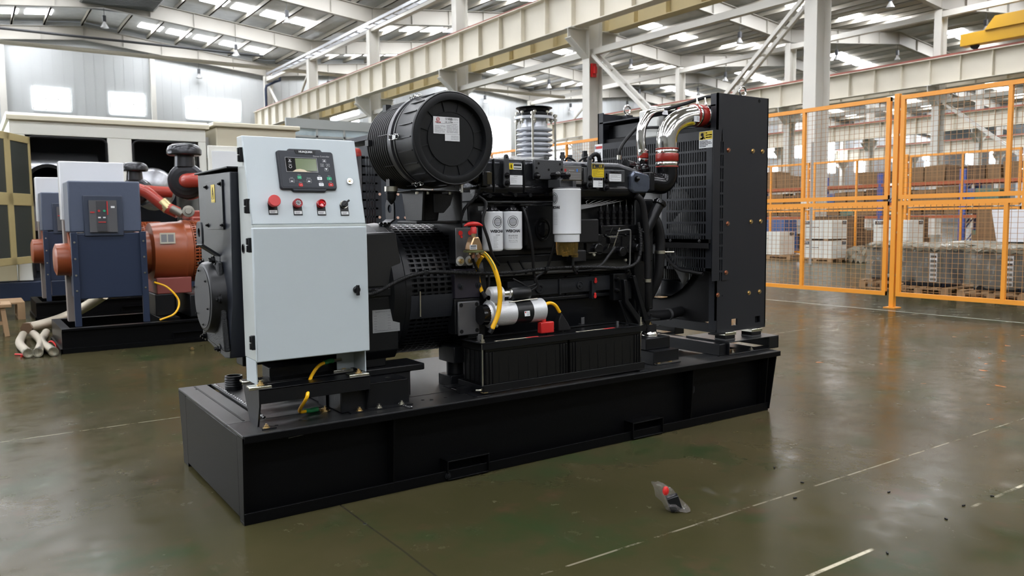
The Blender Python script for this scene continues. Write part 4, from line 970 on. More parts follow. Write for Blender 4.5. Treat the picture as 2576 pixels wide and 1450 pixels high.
# row of knobs with label tags
def knob_tag(x, z, lines=2):
    c = D(x, z); m_ = MB(); plate(m_, c - up_ * .030, [(-.020, .03), (-.020, -.022), (.020, -.022), (.020, .03)], 0, .003); o = m_.build('label_holder', BLACKP, cb)
    sticker(o, 'label_tag', c - up_ * .040 + dn * .003, XD, up_, .034, .014, [LABELW, INKG, INKB], [(.1, .55, .8, .72, 1)] + ([(.1, .2, .7, .38, 1)] if lines > 1 else []))
    return c
c = knob_tag(1.126, 1.385); MB().lathe(c, dn, [(0, .019), (.012, .019), (.012, .016)], 24).build('collar', STEEL, cb); MB().lathe(c, dn, [(.008, .021), (.028, .024), (.031, .0265), (.040, .0265), (.043, .024)], 32).build('emergency_stop', mat('matt_red', (.50, .045, .045), .5), cb)
c = knob_tag(1.237, 1.381); b = MB().lathe(c, dn, [(0, .0205), (.020, .0205), (.023, .019), (.023, .016), (.021, .0155), (.021, 0.0)], 28); bo = b.build('buzzer', mat('dark_red_knob', (.30, .02, .025), .4), cb)
q = MB().lathe(c + dn * .0215, dn, [(0, .0125), (.001, .012)], 24); q.m(1)
for k in range(4): a = Vector((math.cos(R(45 + 90 * k)), 0, 0)); q.bar(c + dn * .0232, c + dn * .0232 + XD * math.cos(R(45 * k)) * .0125 + up_ * math.sin(R(45 * k)) * .0125, .002, .001, up=dn); q.bar(c + dn * .0232, c + dn * .0232 - XD * math.cos(R(45 * k)) * .0125 - up_ * math.sin(R(45 * k)) * .0125, .002, .001, up=dn)
q.build('buzzer_grille', [LABELG, BARE], bo, smooth=False)
c = knob_tag(1.347, 1.380); MB().lathe(c, dn, [(0, .020), (.006, .020), (.008, .018), (.022, .019), (.022, .0165), (.012, .015), (.012, 0)], 28).build('indicator_lamp', mat('red_lens_rim', (.35, .01, .012), .12, .3, coat=.5), cb)
MB().lathe(c + dn * .012, dn, [(0, .0145), (.006, .0135), (.007, 0)], 24).bar(c + dn * .021 - XD * .012, c + dn * .021 + XD * .012, .002, .002).build('lamp_lens', mat('red_lens', (.62, .01, .015), .1, coat=1.), cb)
c = knob_tag(1.458, 1.378); MB().lathe(c, dn, [(0, .018), (.008, .018), (.008, .015)], 28).build('collar', STEEL, cb); mb = MB().lathe(c, dn, [(.006, .0155), (.018, .0155), (.020, .014)], 24)
hd_ = (XD * .8 + up_ * .6).normalized(); mb.obox(c + dn * .023 + hd_ * .003, hd_, dn.cross(hd_), dn, .022, .0045, .006); mb.build('selector_switch', BLACKP, cb, bev=.0015)
c = D(1.502, 1.487); b = MB().lathe(c, dn, [(0, .0155), (.006, .0155), (.008, .014), (.008, .011), (.004, .0105), (.004, 0)], 24); kl = b.build('key_lock', CHROME, cb); MB().lathe(c + dn * .004, dn, [(0, .006), (.003, .005)], 12).bar(c + dn * .006 - XD * .006, c + dn * .006 + XD * .006, .003, .003).build('lock_core', BRASS, kl)
c = Vector((1.492, yf - .016, .985)); mb = MB().lathe(c, (0, -1, 0), [(0, .0175), (.010, .017), (.013, .013)], 24); mb.box(c.x - .007, c.x + .007, c.y - .024, c.y - .010, c.z - .026, c.z + .022); mb.build('quarter_turn_latch', BLACKP, cb, bev=.002)

# ------------------------------------------------------------------ alternator
AY, AZ = 3.98, .93
al = thing('alternator', 'black alternator with perforated ring and drum cover behind the grey cabinet', 'alternator', (1.0, AY, ZB))
MB().prism([(3.684, 1.53), (4.276, 1.545), (4.262, .95), (4.22, .70), (3.90, .655), (3.81, .665), (3.72, .95)], 'x', 1.0, 1.13).build('end_housing', mat('black_baked_sheen', (.020, .023, .031), .30, bump=.15, bscale=300), al, bev=.004)  # bluish sheen of reflected windows is baked into the housing's base colour
MB().box(.985, 1.15, 3.675, 4.285, 1.545, 1.553).build('housing_lid', SHEET, al, bev=.002)
cv = MB().box(.992, .999, 3.80, 4.10, 1.27, 1.50); cv.build('inspection_cover', mat('cover_satin', (.016, .018, .023), .3, bump=.2), al, bev=.001)
for y, z in ((4.075, 1.475), (3.82, 1.48), (4.07, 1.29), (3.80, 1.29)): MB().bolt((.992, y, z), (-1, 0, 0), .007).build('bolt', BLACKG, al)
sticker(al, 'warning_label', (.991, 3.955, 1.44), -YD, ZD, .065, .085, [LABELY, INK], [(.47, .25, .55, .6, 1), (.05, .02, .95, .04, 1)])
wt = MB()
for a, c in (((-.02, -.03), (.02, -.03)), ((.02, -.03), (0, .025)), ((0, .025), (-.02, -.03))): wt.bar((.9895, 3.955 + a[0], 1.445 + a[1]), (.9895, 3.955 + c[0], 1.445 + c[1]), .002, .001, up=(1, 0, 0))
wt.bar((.9895, 3.958, 1.458), (.9895, 3.951, 1.443), .002, .001, up=(1, 0, 0)).bar((.9895, 3.951, 1.443), (.9895, 3.958, 1.44), .002, .001, up=(1, 0, 0)).bar((.9895, 3.958, 1.44), (.9895, 3.953, 1.424), .002, .001, up=(1, 0, 0)).build('warning_symbol', INK, al, smooth=False)
MB().prism([(4.13, 1.10), (3.86, 1.12), (3.78, .70), (4.19, .73)], 'x', .97, 1.0).build('end_bracket', mat('cast_black', (.008, .009, .010), .45, bump=1.2, bscale=170), al, bev=.008)
MB().lathe((.955, 3.985, .945), (1, 0, 0), [(-.025, .150), (-.022, .162), (-.012, .170), (.045, .178), (.05, .17)], 48).build('drum_cover', BLACKP, al)
MB().lathe((.9285, 3.985, .945), (-1, 0, 0), [(0, .149), (.001, .148)], 40).build('drum_face', mat('drum_face', (.015, .015, .016), .45, bump=.1), al)
for k in range(6): a = R(20 + 60 * k); MB().bolt((.9275, 3.985 + .13 * math.cos(a), .945 + .13 * math.sin(a)), (-1, 0, 0), .005, False).build('bolt', BLACKG, al)
for y, z in ((4.10, 1.105), (3.89, 1.125), (3.90, 1.13), (4.12, .74), (3.86, .71), (3.80, .95)): MB().bolt((.968, y, z), (-1, 0, 0), .013).build('bolt', BLACKG, al)
# lifting lugs
def lug(x, y, z, sx):
    m_ = MB(); h_ = .13
    m_.obox((x - sx * .036, y, z + .038), Vector((-.72 * sx, 0, -.5)).normalized(), (0, 1, 0), Vector((.5 * sx, 0, -.72)).normalized(), .050, .052, .005)
    m_.obox((x - sx * .078, y, z - .005), (1, 0, 0), (0, 1, 0), ZD, .005, .052, .022)
    pts = []; n = 20
    z -= .012; pl = [(y - .032, z + .185), (y + .032, z + .185), (y + .052, z + .16), (y + .052, z + .07), (y - .052, z + .07), (y - .052, z + .16)]
    # eye plate with a hole: ring of quads between outline and circle
    def hit(a):
        d = (math.cos(a), math.sin(a)); cx, cz = y, z + .132; best = 9
        for i in range(6):
            p, q = pl[i], pl[(i + 1) % 6]; ex, ez = q[0] - p[0], q[1] - p[1]; den = d[0] * ez - d[1] * ex
            if abs(den) < 1e-9: continue
            t_ = ((p[0] - cx) * ez - (p[1] - cz) * ex) / den; u_ = ((p[0] - cx) * d[1] - (p[1] - cz) * d[0]) / den
            if t_ > 0 and -1e-6 <= u_ <= 1 + 1e-6: best = min(best, t_)
        return (cx + d[0] * best, cz + d[1] * best)
    vs, fs = [], []
    for xx in (x - .005, x + .005):
        for k in range(n):
            a = 2 * math.pi * k / n; o = hit(a); vs.append((xx, o[0], o[1])); vs.append((xx, y + .022 * math.cos(a), z + .132 + .022 * math.sin(a)))
    for k in range(n):
        j = (k + 1) % n; a, b, c, d = 2 * k, 2 * j, 2 * j + 1, 2 * k + 1; M_ = 2 * n
        fs += [(a, b, c, d), (a + M_, d + M_, c + M_, b + M_), (a, a + M_, b + M_, b), (d, c, c + M_, d + M_)]
    m_.add(vs, fs); return m_
lug(.925, 3.96, 1.135, -1).build('lifting_lug', SHEET, al, bev=.002)
lug(1.905, 3.93, 1.245, 1).build('lifting_lug', SHEET, al, bev=.002)
MB().box(1.81, 1.87, 3.90, 4.0, 1.25, 1.275).build('lug_foot', BLACK, al, bev=.003)
for k in range(3): MB().hexa((1.825 + .0, 3.89, 1.285 - .0), (0, -1, 0), .011, .014).build('bolt', BLACKG, al) if k == 0 else MB().hexa((1.825 + .022 * k, 3.89, 1.285), (0, -1, 0), .011, .014).build('bolt', BLACKG, al)
MB().lathe((1.13, AY, AZ), (1, 0, 0), [(0, .30), (.02, .315), (.62, .325), (.64, .355), (.70, .362), (.72, .35)], 56).build('stator_barrel', BLACK, al)
MB().prism([(1.57, .97), (1.845, .97), (1.80, 1.245), (1.57, 1.24)], 'y', 3.655, 3.80).build('terminal_box', mat('satin_black_box', (.009, .009, .0088), .42, bump=.3, bscale=400), al, bev=.008)
MB().box(1.57, 1.86, 3.645, 3.70, .925, .965).build('box_flange', BLACK, al, bev=.004)
MB().bolt((1.66, 3.645, .945), (0, -1, 0), .012).build('bolt', BLACKG, al)
MB().box(1.57, 1.62, 3.668, 3.70, .60, .925).build('cable_cover', BLACKM, al, bev=.01)
MB().prism([(3.70, .60), (3.655, .65), (3.655, .92), (3.70, .925)], 'x', 1.57, 1.80).build('side_cover', BLACK, al, bev=.004)
n_ = MB(); npc = at(967, 784, Y=3.652)
npl = sticker(al, 'nameplate', (1.733, 3.653, .80), XD, ZD, .15, .115, [mat('nameplate_silver', (.30, .31, .32), .35, .5), INKG, LABELG], [(.06 + .5 * (q % 2), .72 - .115 * (q // 2), .16 + .5 * (q % 2), .76 - .115 * (q // 2), 1) for q in range(12)] + [(.20 + .5 * (q % 2), .70 - .115 * (q // 2), .46 + .5 * (q % 2), .705 - .115 * (q // 2), 1) for q in range(12)] + [(.20 + .5 * (q % 2), .78 - .115 * (q // 2), .46 + .5 * (q % 2), .785 - .115 * (q // 2), 1) for q in range(12)])
text(al, 'Synchronous AC Generator', .0105, (1.733, 3.652, .848), XD, ZD, INKG)
text(al, 'SHANDONG HUAQUAN POWER CO.,LTD', .0065, (1.733, 3.652, .752), XD, ZD, INKG)
# ring of ventilation slots
vx0, vx1 = 1.86, 2.20; rv = .352
MB().cyl((vx0 - .02, AY, AZ), (vx1 + .03, AY, AZ), .318, n=48).build('fan_core', mat('inner_grey', (.03, .032, .036), .6), al)
v = MB()
NS = 84
for k in range(NS):
    an = 2 * math.pi * k / NS
    if 188 < math.degrees(an) < 196: continue
    v.obox((vx0 + .165, AY + math.cos(an) * rv, AZ + math.sin(an) * rv), (1, 0, 0), (0, math.cos(an), math.sin(an)), (0, -math.sin(an), math.cos(an)), .165, .003, .0052)
for k in range(9): v.lathe((vx0 + .0 + k * .040, AY, AZ), (1, 0, 0), [(0, rv - .004), (0, rv + .003), (.009, rv + .003), (.009, rv - .004)], 56)
v.build('vent_grille', BLACK, al)
MB().lathe((vx0 - .045, AY, AZ), (1, 0, 0), [(0, .33), (0, .358), (.045, .358), (.045, .33)], 56).build('front_band', BLACK, al)
bandm = MB()
for k in range(9):
    an = R(183 + k * 2.2); bandm.obox((vx0 + .17, AY + math.cos(an) * (rv + .005), AZ + math.sin(an) * (rv + .005)), (1, 0, 0), (0, math.cos(an), math.sin(an)), (0, -math.sin(an), math.cos(an)), .17, .003, .0072)
bandm.build('band_joint', SHEET, al)
for x in (vx0 + .05, vx1 - .04): MB().cyl((x, AY - .362, AZ + .01), (x, AY - .360, AZ - .12), .004, n=8).build('band_screw', STEEL, al)
MB().box(1.15, 1.75, 3.70, 3.82, .56, .62).box(1.30, 1.95, 3.66, 3.86, .525, .56).nx().box(1.15, 1.75, 4.14, 4.26, .56, .62).box(1.30, 1.95, 4.10, 4.32, .525, .56).build('foot', BLACK, al, bev=.006)
# ------------------------------------------------------------------ diesel engine
EY = 3.98
en = thing('diesel_engine', 'big black six-cylinder diesel engine in the middle of the genset', 'engine', (2.3, EY, ZB))
MB().prism([(3.74, .83), (4.22, .83), (4.18, .63), (4.10, .59), (3.84, .59), (3.78, .63)], 'x', 2.34, 3.50).build('oil_pan', BLACK, en, bev=.015)
bl = MB().box(2.28, 3.62, 3.72, 4.26, .83, 1.10).prism([(3.72, 1.10), (4.26, 1.10), (4.24, 1.40), (3.75, 1.40)], 'x', 2.28, 3.62)
bl.box(2.30, 3.50, 3.70, 3.73, .825, .85).box(2.30, 3.50, 3.705, 3.73, .965, .98)
for k in range(7): bl.box(2.36 + k * .19, 2.375 + k * .19, 3.712, 3.725, .85, .965)
bl.build('engine_block', BLACK, en, bev=.008)
cvr = MB().box(2.50, 3.34, 3.690, 3.715, .865, .955); cvr.lathe((2.72, 3.69, .905), (0, -1, 0), [(0, .03), (.012, .03), (.012, .015), (.004, .012), (.004, 0)], 20).lathe((3.02, 3.69, .905), (0, -1, 0), [(0, .024), (.008, .024), (.008, .018), (.004, .018), (.004, .008), (.009, .008), (.009, 0)], 20)
cvr.box(2.86, 2.875, 3.68, 3.69, .86, .95).box(3.10, 3.13, 3.67, 3.70, .82, .93)
cvr.build('side_cover', SHEET, en, bev=.006)
for z in (.94, .925, .85, .835): MB().lathe((3.122 if z > .9 else 3.118, 3.665, z + .0), (0, -1, 0), [(0, .008 if z in (.94, .85) else .011), (.004, .008 if z in (.94, .85) else .011), (.005, 0)], 14).build('red_tag', RED, en)
# coolant gallery slope with ribs, housing with an oval cover
MB().prism([(3.72, 1.06), (3.66, 1.00), (3.66, .985), (3.72, .98)], 'x', 2.30, 3.40).build('gallery_ledge', mat('speckled_black', (.020, .019, .015), .36, bump=.9, bscale=320), en, bev=.006)
for x in (2.52, 2.60): MB().prism([(3.72, 1.07), (3.652, 1.003), (3.652, .995), (3.72, .99)], 'x', x, x + .008).build('ledge_rib', BLACK, en)
hs = MB().box(2.62, 2.86, 3.675, 3.73, 1.13, 1.40).box(2.60, 2.63, 3.66, 3.73, 1.15, 1.37).box(2.84, 2.88, 3.66, 3.73, 1.15, 1.37); hs.build('pump_housing', BLACK, en, bev=.012)
m_ = MB(); n = 28
for (t_, q) in ((0, 1.15), (.008, 1.15), (.010, .98), (.004, .95), (.004, .80), (.012, .5), (.014, .0)): 
    pass
def ovals(c, ax, lst, a, b, n=32):
    vs = []; fs = []
    for t_, q in lst:
        for k in range(n): an = 2 * math.pi * k / n; vs.append((c[0] + a * q * math.cos(an), c[1] - t_, c[2] + b * q * math.sin(an)))
    for i in range(len(lst) - 1):
        for k in range(n): j = (k + 1) % n; fs.append((i * n + k, i * n + j, (i + 1) * n + j, (i + 1) * n + k))
    fs.append(tuple(range((len(lst) - 1) * n, len(lst) * n))); return vs, fs
MB().add(*ovals((2.735, 3.675, 1.245), None, [(0, 1.15), (.010, 1.15), (.010, .95), (.004, .90), (.004, .82), (.016, .65), (.02, .1)], .047, .058)).build('oval_cover', BLACKG, en)
# cylinder heads with rocker covers
for k in range(6):
    x = 2.36 + k * .205
    MB().box(x, x + .19, 3.80, 4.16, 1.40, 1.50).build('cylinder_head', BLACK, en, bev=.01)
    MB().box(x + .01, x + .18, 3.86, 4.14, 1.50, 1.60).build('rocker_cover', BLACKG, en, bev=.03, seg=3)
    MB().bolt((x + .095, 4.0, 1.60), ZD, .012, True).build('bolt', BLACKG, en)
for px, top, w_ in ((1374, 385, .020), (1415, 383, .018), (1434, 390, .018), (1471, 380, .020)):
    p = at(px, 402, Y=3.92); z1 = at(px, top, Y=3.92).z
    MB().cyl((p.x, p.y, 1.55), (p.x, p.y, z1 - .03), w_ * .62, n=14).cyl((p.x, p.y, z1 - .04), (p.x, p.y, z1 - .02), w_, n=6).cyl((p.x, p.y, z1 - .02), (p.x, p.y, z1), w_ * .8, n=6).build('connector_nut', DGREY if px != 1471 else BLACKP, en)
# intake manifold: ribbed box, fabricated end, mounting plates
im = MB().prism([(2.285, 1.455), (2.285, 1.60), (2.33, 1.63), (3.28, 1.635), (3.40, 1.61), (3.51, 1.58), (3.51, 1.47), (3.46, 1.455)], 'y', 3.63, 3.86)
im.build('intake_manifold', mat('brushed_black_casting', (.040, .042, .047), .20, .7, bump=1.2, bscale=30, var=.7, vscale=24), en, bev=.025, seg=4)
MB().cyl((2.29, 3.68, 1.47), (3.50, 3.68, 1.47), .055, n=24).build('manifold_tube', BLACKG, en)
for x in (2.37, 2.57): MB().box(x, x + .008, 3.618, 3.64, 1.45, 1.63).build('manifold_rib', BLACK, en, bev=.003)
MB().box(2.622, 2.825, 3.592, 3.612, 1.522, 1.632).build('adapter_plate', DGREY, en, bev=.004)
for x, z in ((2.65, 1.61), (2.80, 1.61), (2.636, 1.585), (2.72, 1.577), (2.812, 1.58)): MB().cyl((x, 3.5915, z), (x, 3.5905, z), .007, n=14).build('plate_hole', mat('hole_black', ''), en)
for x, z in ((2.636, 1.54), (2.755, 1.53), (2.84, 1.53)): MB().bolt((x, 3.591, z), (0, -1, 0), .013).sph((x, 3.577, z), .0135, 12).build('bolt', BLACKG, en)
def strap(x, z0, z1, w_, lab=None):
    m_ = MB(); n = 8; ol = []
    for k in range(n + 1): a = math.pi * k / n; ol.append((x + w_ * .6 * math.cos(a), z1 - w_ * .6 + w_ * .6 * math.sin(a)))
    for k in range(n + 1): a = math.pi + math.pi * k / n; ol.append((x + w_ * math.cos(a), z0 + w_ + w_ * math.sin(a)))
    m_.prism(ol, 'y', 3.600, 3.612); o = m_.build('lifting_strap', DGREY, en, bev=.002)
    MB().cyl((x, 3.5995, z1 - .018), (x, 3.5985, z1 - .018), .005, n=12).build('strap_hole', mat('hole_black', ''), o)
    for z in (z0 + w_, z0 + w_ + .042): MB().bolt((x, 3.599, z), (0, -1, 0), .010).build('bolt', BLACKG, o)
strap(2.443, 1.475, 1.655, .022); strap(3.028, 1.475, 1.665, .020)
MB().box(2.985, 3.012, 3.604, 3.614, 1.51, 1.60).nx().box(3.14, 3.30, 3.600, 3.612, 1.515, 1.59).build('adapter_plate', DGREY, en, bev=.004); strap(3.155, 1.462, 1.57, .016)
MB().box(2.83, 2.968, 3.604, 3.610, 1.50, 1.605).build('nameplate_backing', mat('name_grey', (.16, .155, .15), .4, .5), en, bev=.002)
sticker(en, 'nameplate', (2.899, 3.604, 1.55), XD, ZD, .132, .088, [mat('name_plate_face', (.19, .18, .17), .38, .5), LABELG, INKR, INKB], [(.06, .74, .16, .92, 2), (.72, .74, .80, .93, 3), (.3, .8, .6, .86, 1)] + [(.05, .62 - .1 * q, .95, .655 - .1 * q, 1) for q in range(6)])
MB().box(2.97, 3.02, 3.606, 3.62, 1.50, 1.60).build('end_rib', BLACKG, en, bev=.01)
sticker(en, 'warning_label', (2.519, 3.628, 1.592), XD, ZD, .085, .034, [LABELW, INK, INKR, LABELY], [(0, 0, .32, 1, 3), (.12, .2, .2, .8, 1), (.36, .55, .95, .9, 1), (.36, .15, .95, .3, 1)])
sticker(en, 'paper_label', (2.523, 3.628, 1.518), XD, ZD, .085, .052, [LABELW, INKG], [(.3, .86, .6, .9, 1)] + print_lines(5, .06, .55, .2, .75, 1, .2))
yl = sticker(en, 'caution_label', (3.088, 3.600, 1.582), XD, ZD, .092, .078, [LABELY, INK], [(0.02, .60, .98, .98, 1)] + print_lines(7, .06, .94, .05, .55, 1, .25, 3))
text(en, 'CAUTION', .013, (3.103, 3.5985, 1.594), XD, ZD, LABELY); text(en, '注意', .014, (3.106, 3.5985, 1.608), XD, ZD, LABELY); text(en, '⚠', .022, (3.060, 3.5985, 1.600), XD, ZD, LABELY)
sticker(en, 'service_label', (3.087, 3.600, 1.513), XD, ZD, .074, .056, [LABELW, INK, INKR], [(.02, .72, .98, .98, 1), (.85, .74, .95, .94, 2)] + print_lines(5, .55, .95, .1, .65, 1, .25, 4))
sticker(en, 'notice_label', (3.222, 3.599, 1.552), XD, ZD, .095, .060, [LABELW, INK, LABELY], [(.0, .74, 1, 1, 1)] + [(.15 + .12 * q, .80, .22 + .12 * q, .93, 2) for q in range(6)] + print_lines(5, .08, .92, .12, .66, 1, .2, 8))
MB().prism([(3.36, 1.47), (3.36, 1.565), (3.385, 1.59), (3.50, 1.572), (3.52, 1.55), (3.52, 1.475), (3.49, 1.455), (3.38, 1.455)], 'y', 3.605, 3.64).build('intake_end_casting', mat('shiny_casting', (.10, .115, .15), .16, .6, bump=1.4, bscale=34), en, bev=.012)
MB().bolt((3.40, 3.604, 1.54), (0, -1, 0), .011).sph((3.40, 3.592, 1.54), .013, 12).build('bolt', BLACKG, en)
MB().box(3.515, 3.56, 3.61, 3.80, 1.47, 1.585).build('intake_flange', BLACK, en, bev=.006)
MB().sph((2.30, 3.68, 1.53), .05, 16, (1.2, 1, .9)).box(2.285, 2.34, 3.60, 3.65, 1.48, 1.56).build('intake_heater', BLACKG, en, bev=.006)
MB().box(2.315, 2.345, 3.598, 3.606, 1.49, 1.555).build('heater_clip', mat('gold_black', (.06, .05, .03), .25, .6), en, bev=.002)
# protective film lying over the rocker covers
vs, fs = [], []; rg = random.Random(3)
for i in range(9):
    for j in range(5): vs.append((2.36 + i * .07, 3.70 + j * .06, 1.642 + .010 * math.sin(i * 1.3 + j) + rg.uniform(0, .012) + (.01 if j == 2 else 0)))
for i in range(8):
    for j in range(4): a = i * 5 + j; fs.append((a, a + 1, a + 6, a + 5))
fm = MB().add(vs, fs).build('protective_film', mat('clear_sheet', (.7, .7, .68), .15, alpha=.35), en); sm_ = fm.modifiers.new('thick', 'SOLIDIFY'); sm_.thickness = .001
# injection pump with six outlets and fuel pipes
ip = MB().box(2.96, 3.50, 3.64, 3.75, 1.09, 1.20).box(3.16, 3.49, 3.655, 3.735, 1.20, 1.262).cyl((2.98, 3.70, 1.13), (2.92, 3.70, 1.13), .055).box(3.02, 3.15, 3.625, 3.70, 1.10, 1.21)
ip.cyl((3.10, 3.64, 1.12), (3.10, 3.60, 1.12), .035).cyl((3.30, 3.64, 1.10), (3.30, 3.61, 1.10), .030).cyl((3.42, 3.64, 1.12), (3.42, 3.60, 1.12), .026).box(3.20, 3.28, 3.62, 3.65, 1.15, 1.19)
for k in range(6): ip.hexa((3.02 + k * .08, 3.64, 1.20 - .03 * (k % 2)), (0, -1, 0), .010, .010)
ip.build('injection_pump', BLACKG, en, bev=.005)
gv = MB().box(2.90, 3.10, 3.605, 3.68, 1.16, 1.30).box(2.895, 3.0, 3.60, 3.66, 1.05, 1.12); gv.build('governor_box', BLACKM, en, bev=.008)
for k in range(6):
    x = 3.185 + k * .052
    MB().lathe((x, 3.69, 1.255), ZD, [(0, .019), (.02, .019), (.022, .015), (.04, .015), (.042, .020), (.055, .020), (.057, .014), (.075, .014), (.077, .018), (.092, .018), (.094, .012), (.115, .010), (.13, .007)], 14).build('delivery_valve', BLACKG, en)
    MB().tube([(x, 3.69, 1.37), (x + .002, 3.69, 1.405), (x - .012, 3.688, 1.425), (x - .05, 3.685, 1.428), (x - .12, 3.68, 1.405), (3.05 - k * .012, 3.675, 1.385 - .006 * k), (2.86, 3.675, 1.378 - .008 * k)], .0032, 8).build('injection_pipe', mat('dull_pipe', (.16, .16, .16), .35, .8), en)
MB().bar((3.28, 3.625, 1.245), (3.22, 3.62, 1.12), .005).box(3.19, 3.25, 3.62, 3.63, 1.19, 1.195).box(3.02, 3.12, 3.60, 3.61, 1.10, 1.104).build('linkage_rod', STEEL, en)
MB().tube([(3.24, 3.60, 1.225), (3.33, 3.60, 1.232), (3.345, 3.60, 1.21), (3.342, 3.60, 1.10), (3.338, 3.60, 1.02), (3.30, 3.60, .995)], .0058, 8).build('oil_line', mat('dull_pipe', ''), en)
MB().tube([(3.22, 3.60, 1.13), (3.16, 3.59, 1.08), (3.10, 3.585, 1.03), (3.02, 3.585, 1.005), (2.92, 3.59, 1.0)], .0085, 10).build('fuel_hose', RUBBER, en)
for x, z in ((3.05, 1.09), (3.26, 1.0), (3.30, 1.05)): MB().hexa((x, 3.60, z), (0, -1, 0), .009, .012).build('fitting', STEEL, en)
# pipes hanging by the filters
for pts in ([(2.262, 3.60, 1.425), (2.262, 3.53, 1.385), at(1214, 556, Y=3.515), at(1227, 600, Y=3.51), at(1240, 645, Y=3.52), (2.37, 3.58, 1.06)], [(2.545, 3.60, 1.37), (2.555, 3.575, 1.30), (2.585, 3.57, 1.15), (2.60, 3.58, 1.04), (2.62, 3.60, .99), (2.64, 3.6, .93), (2.60, 3.62, .90)], [(2.76, 3.55, 1.37), (2.745, 3.56, 1.2), (2.725, 3.6, 1.06), (2.71, 3.62, .99)]):
    MB().tube(pts, .0085, 10).build('fuel_pipe', RUBBER, en)
MB().tube([(2.26, 3.62, 1.44), (2.24, 3.62, 1.41), (2.19, 3.63, 1.36), (2.17, 3.64, 1.30)], .009, 10, rib=.006).build('wire_conduit', BLACKM, en)
MB().cyl((2.29, 3.59, 1.395), (2.86, 3.59, 1.395), .008, n=10).cyl((2.52, 3.59, 1.38), (2.75, 3.59, 1.38), .006, n=10).build('fuel_rail', BLACKG, en)
for x, z in ((2.335, 1.43), (2.50, 1.435), (2.60, 1.435), (2.72, 1.44)): MB().hexa((x, 3.62, z), (0, -1, 0), .012, .02).build('fitting', BLACKG, en)
# flywheel housing, rear mounts
MB().lathe((2.22, EY, .93), (1, 0, 0), [(0, .36), (.01, .37), (.09, .37), (.10, .34)], 48).box(2.20, 2.32, 3.64, 4.32, .62, 1.22).build('flywheel_housing', BLACK, en, bev=.01)
MB().box(2.105, 2.262, 3.60, 3.66, .89, 1.045).build('rear_cover', mat('dark_purple_black', (.015, .013, .020), .45, bump=.2), en, bev=.004)
for x in (2.14, 2.25): MB().bolt((x, 3.599, .955), (0, -1, 0), .010).build('bolt', SHEET, en)
MB().box(2.105, 2.262, 3.605, 3.68, .70, .888).build('mount_block', BLACK, en, bev=.004)
mp = MB().box(2.118, 2.252, 3.592, 3.605, .692, .874); mp.build('mount_plate', BARE, en, bev=.006)
for x in (2.137, 2.233):
    for z in (.715, .855): MB().cyl((x, 3.5915, z), (x, 3.5905, z), .011, n=16).build('plate_hole', mat('hole_black', ''), en)
# starter motor
sm = MB().lathe((2.262, 3.55, .80), (1, 0, 0), [(0, .055), (.015, .06), (.02, .075), (.028, .075), (.028, .062), (.10, .067), (.165, .067), (.17, .062)], 32).nx().lathe((2.53, 3.55, .80), (1, 0, 0), [(0, .062), (.005, .066), (.095, .066), (.10, .06), (.10, 0)], 32)
sm.nx().lathe((2.28, 3.55, .905), (1, 0, 0), [(0, .03), (.01, .042), (.08, .042), (.085, .02)], 20).box(2.28, 2.37, 3.53, 3.57, .84, .90).build('starter_housing', ALU, en)
MB().lathe((2.43, 3.55, .80), (1, 0, 0), [(0, .066), (.105, .066)], 32).build('starter_band', BLACKP, en)
MB().lathe((2.225, 3.55, .80), (1, 0, 0), [(0, .052), (.045, .056)], 24).build('starter_nose', BLACKG, en)
MB().lathe((2.365, 3.55, .905), (1, 0, 0), [(0, .02), (.04, .022), (.045, .030), (.055, .030)], 20).build('solenoid_plunger', CHROME, en)
MB().lathe((2.42, 3.55, .90), (1, 0, 0), [(0, .034), (.01, .040), (.10, .040), (.12, .034)], 24).build('solenoid_cap', BLACKP, en)
MB().cyl((2.38, 3.50, .862), (2.58, 3.52, .868), .0035, n=8).build('tie_bolt', STEEL, en)
sticker(en, 'starter_label', (2.485, 3.482, .795), XD, Vector((0, .15, 1)), .035, .028, [LABELW, INKR, INK], [(.08, .6, .3, .9, 1)] + print_lines(4, .4, .95, .1, .9, 2, .3, 2))
for z in (.745, .86): MB().bolt((2.285, 3.487, z), (0, -1, 0), .008, False).build('bolt', STEEL, en)
# front support bracket, pulleys, belt, fan, hoses
fs_ = MB().box(3.26, 3.41, 3.655, 3.70, .80, .965).prism([(3.29, .80), (3.34, .80), (3.50, .66), (3.46, .60), (3.40, .60)], 'y', 3.64, 3.66).prism([(3.30, .93), (3.325, .93), (3.34, .80), (3.50, .62), (3.46, .60), (3.31, .79)], 'y', 3.605, 3.64).prism([(3.385, .95), (3.41, .95), (3.535, .64), (3.50, .62)], 'y', 3.62, 3.66)
fs_.build('front_support', BLACK, en, bev=.005)
for x, z in ((3.28, .935), (3.39, .935), (3.28, .865), (3.37, .975)): MB().bolt((x, 3.652, z), (0, -1, 0), .012).build('bolt', BLACKG, en)
MB().box(3.50, 3.58, 3.64, 3.66, 1.03, 1.28).box(3.44, 3.6, 3.66, 4.28, .72, 1.42).build('timing_cover', BLACK, en, bev=.01)
for x, z in ((3.515, 1.23), (3.565, 1.23), (3.54, 1.195), (3.52, 1.07)): MB().cyl((x, 3.6395, z), (x, 3.6385, z), .007, n=12).build('plate_hole', mat('hole_black', ''), en)
MB().lathe((3.62, 3.80, 1.24), (1, 0, 0), [(0, .05), (.01, .085), (.02, .078), (.035, .085), (.05, .078), (.06, .085), (.07, .05)], 32).nx().lathe((3.62, 4.02, .86), (1, 0, 0), [(0, .05), (.01, .12), (.02, .11), (.035, .12), (.05, .11), (.06, .12), (.07, .05)], 32).build('belt_pulley', BLACKG, en)
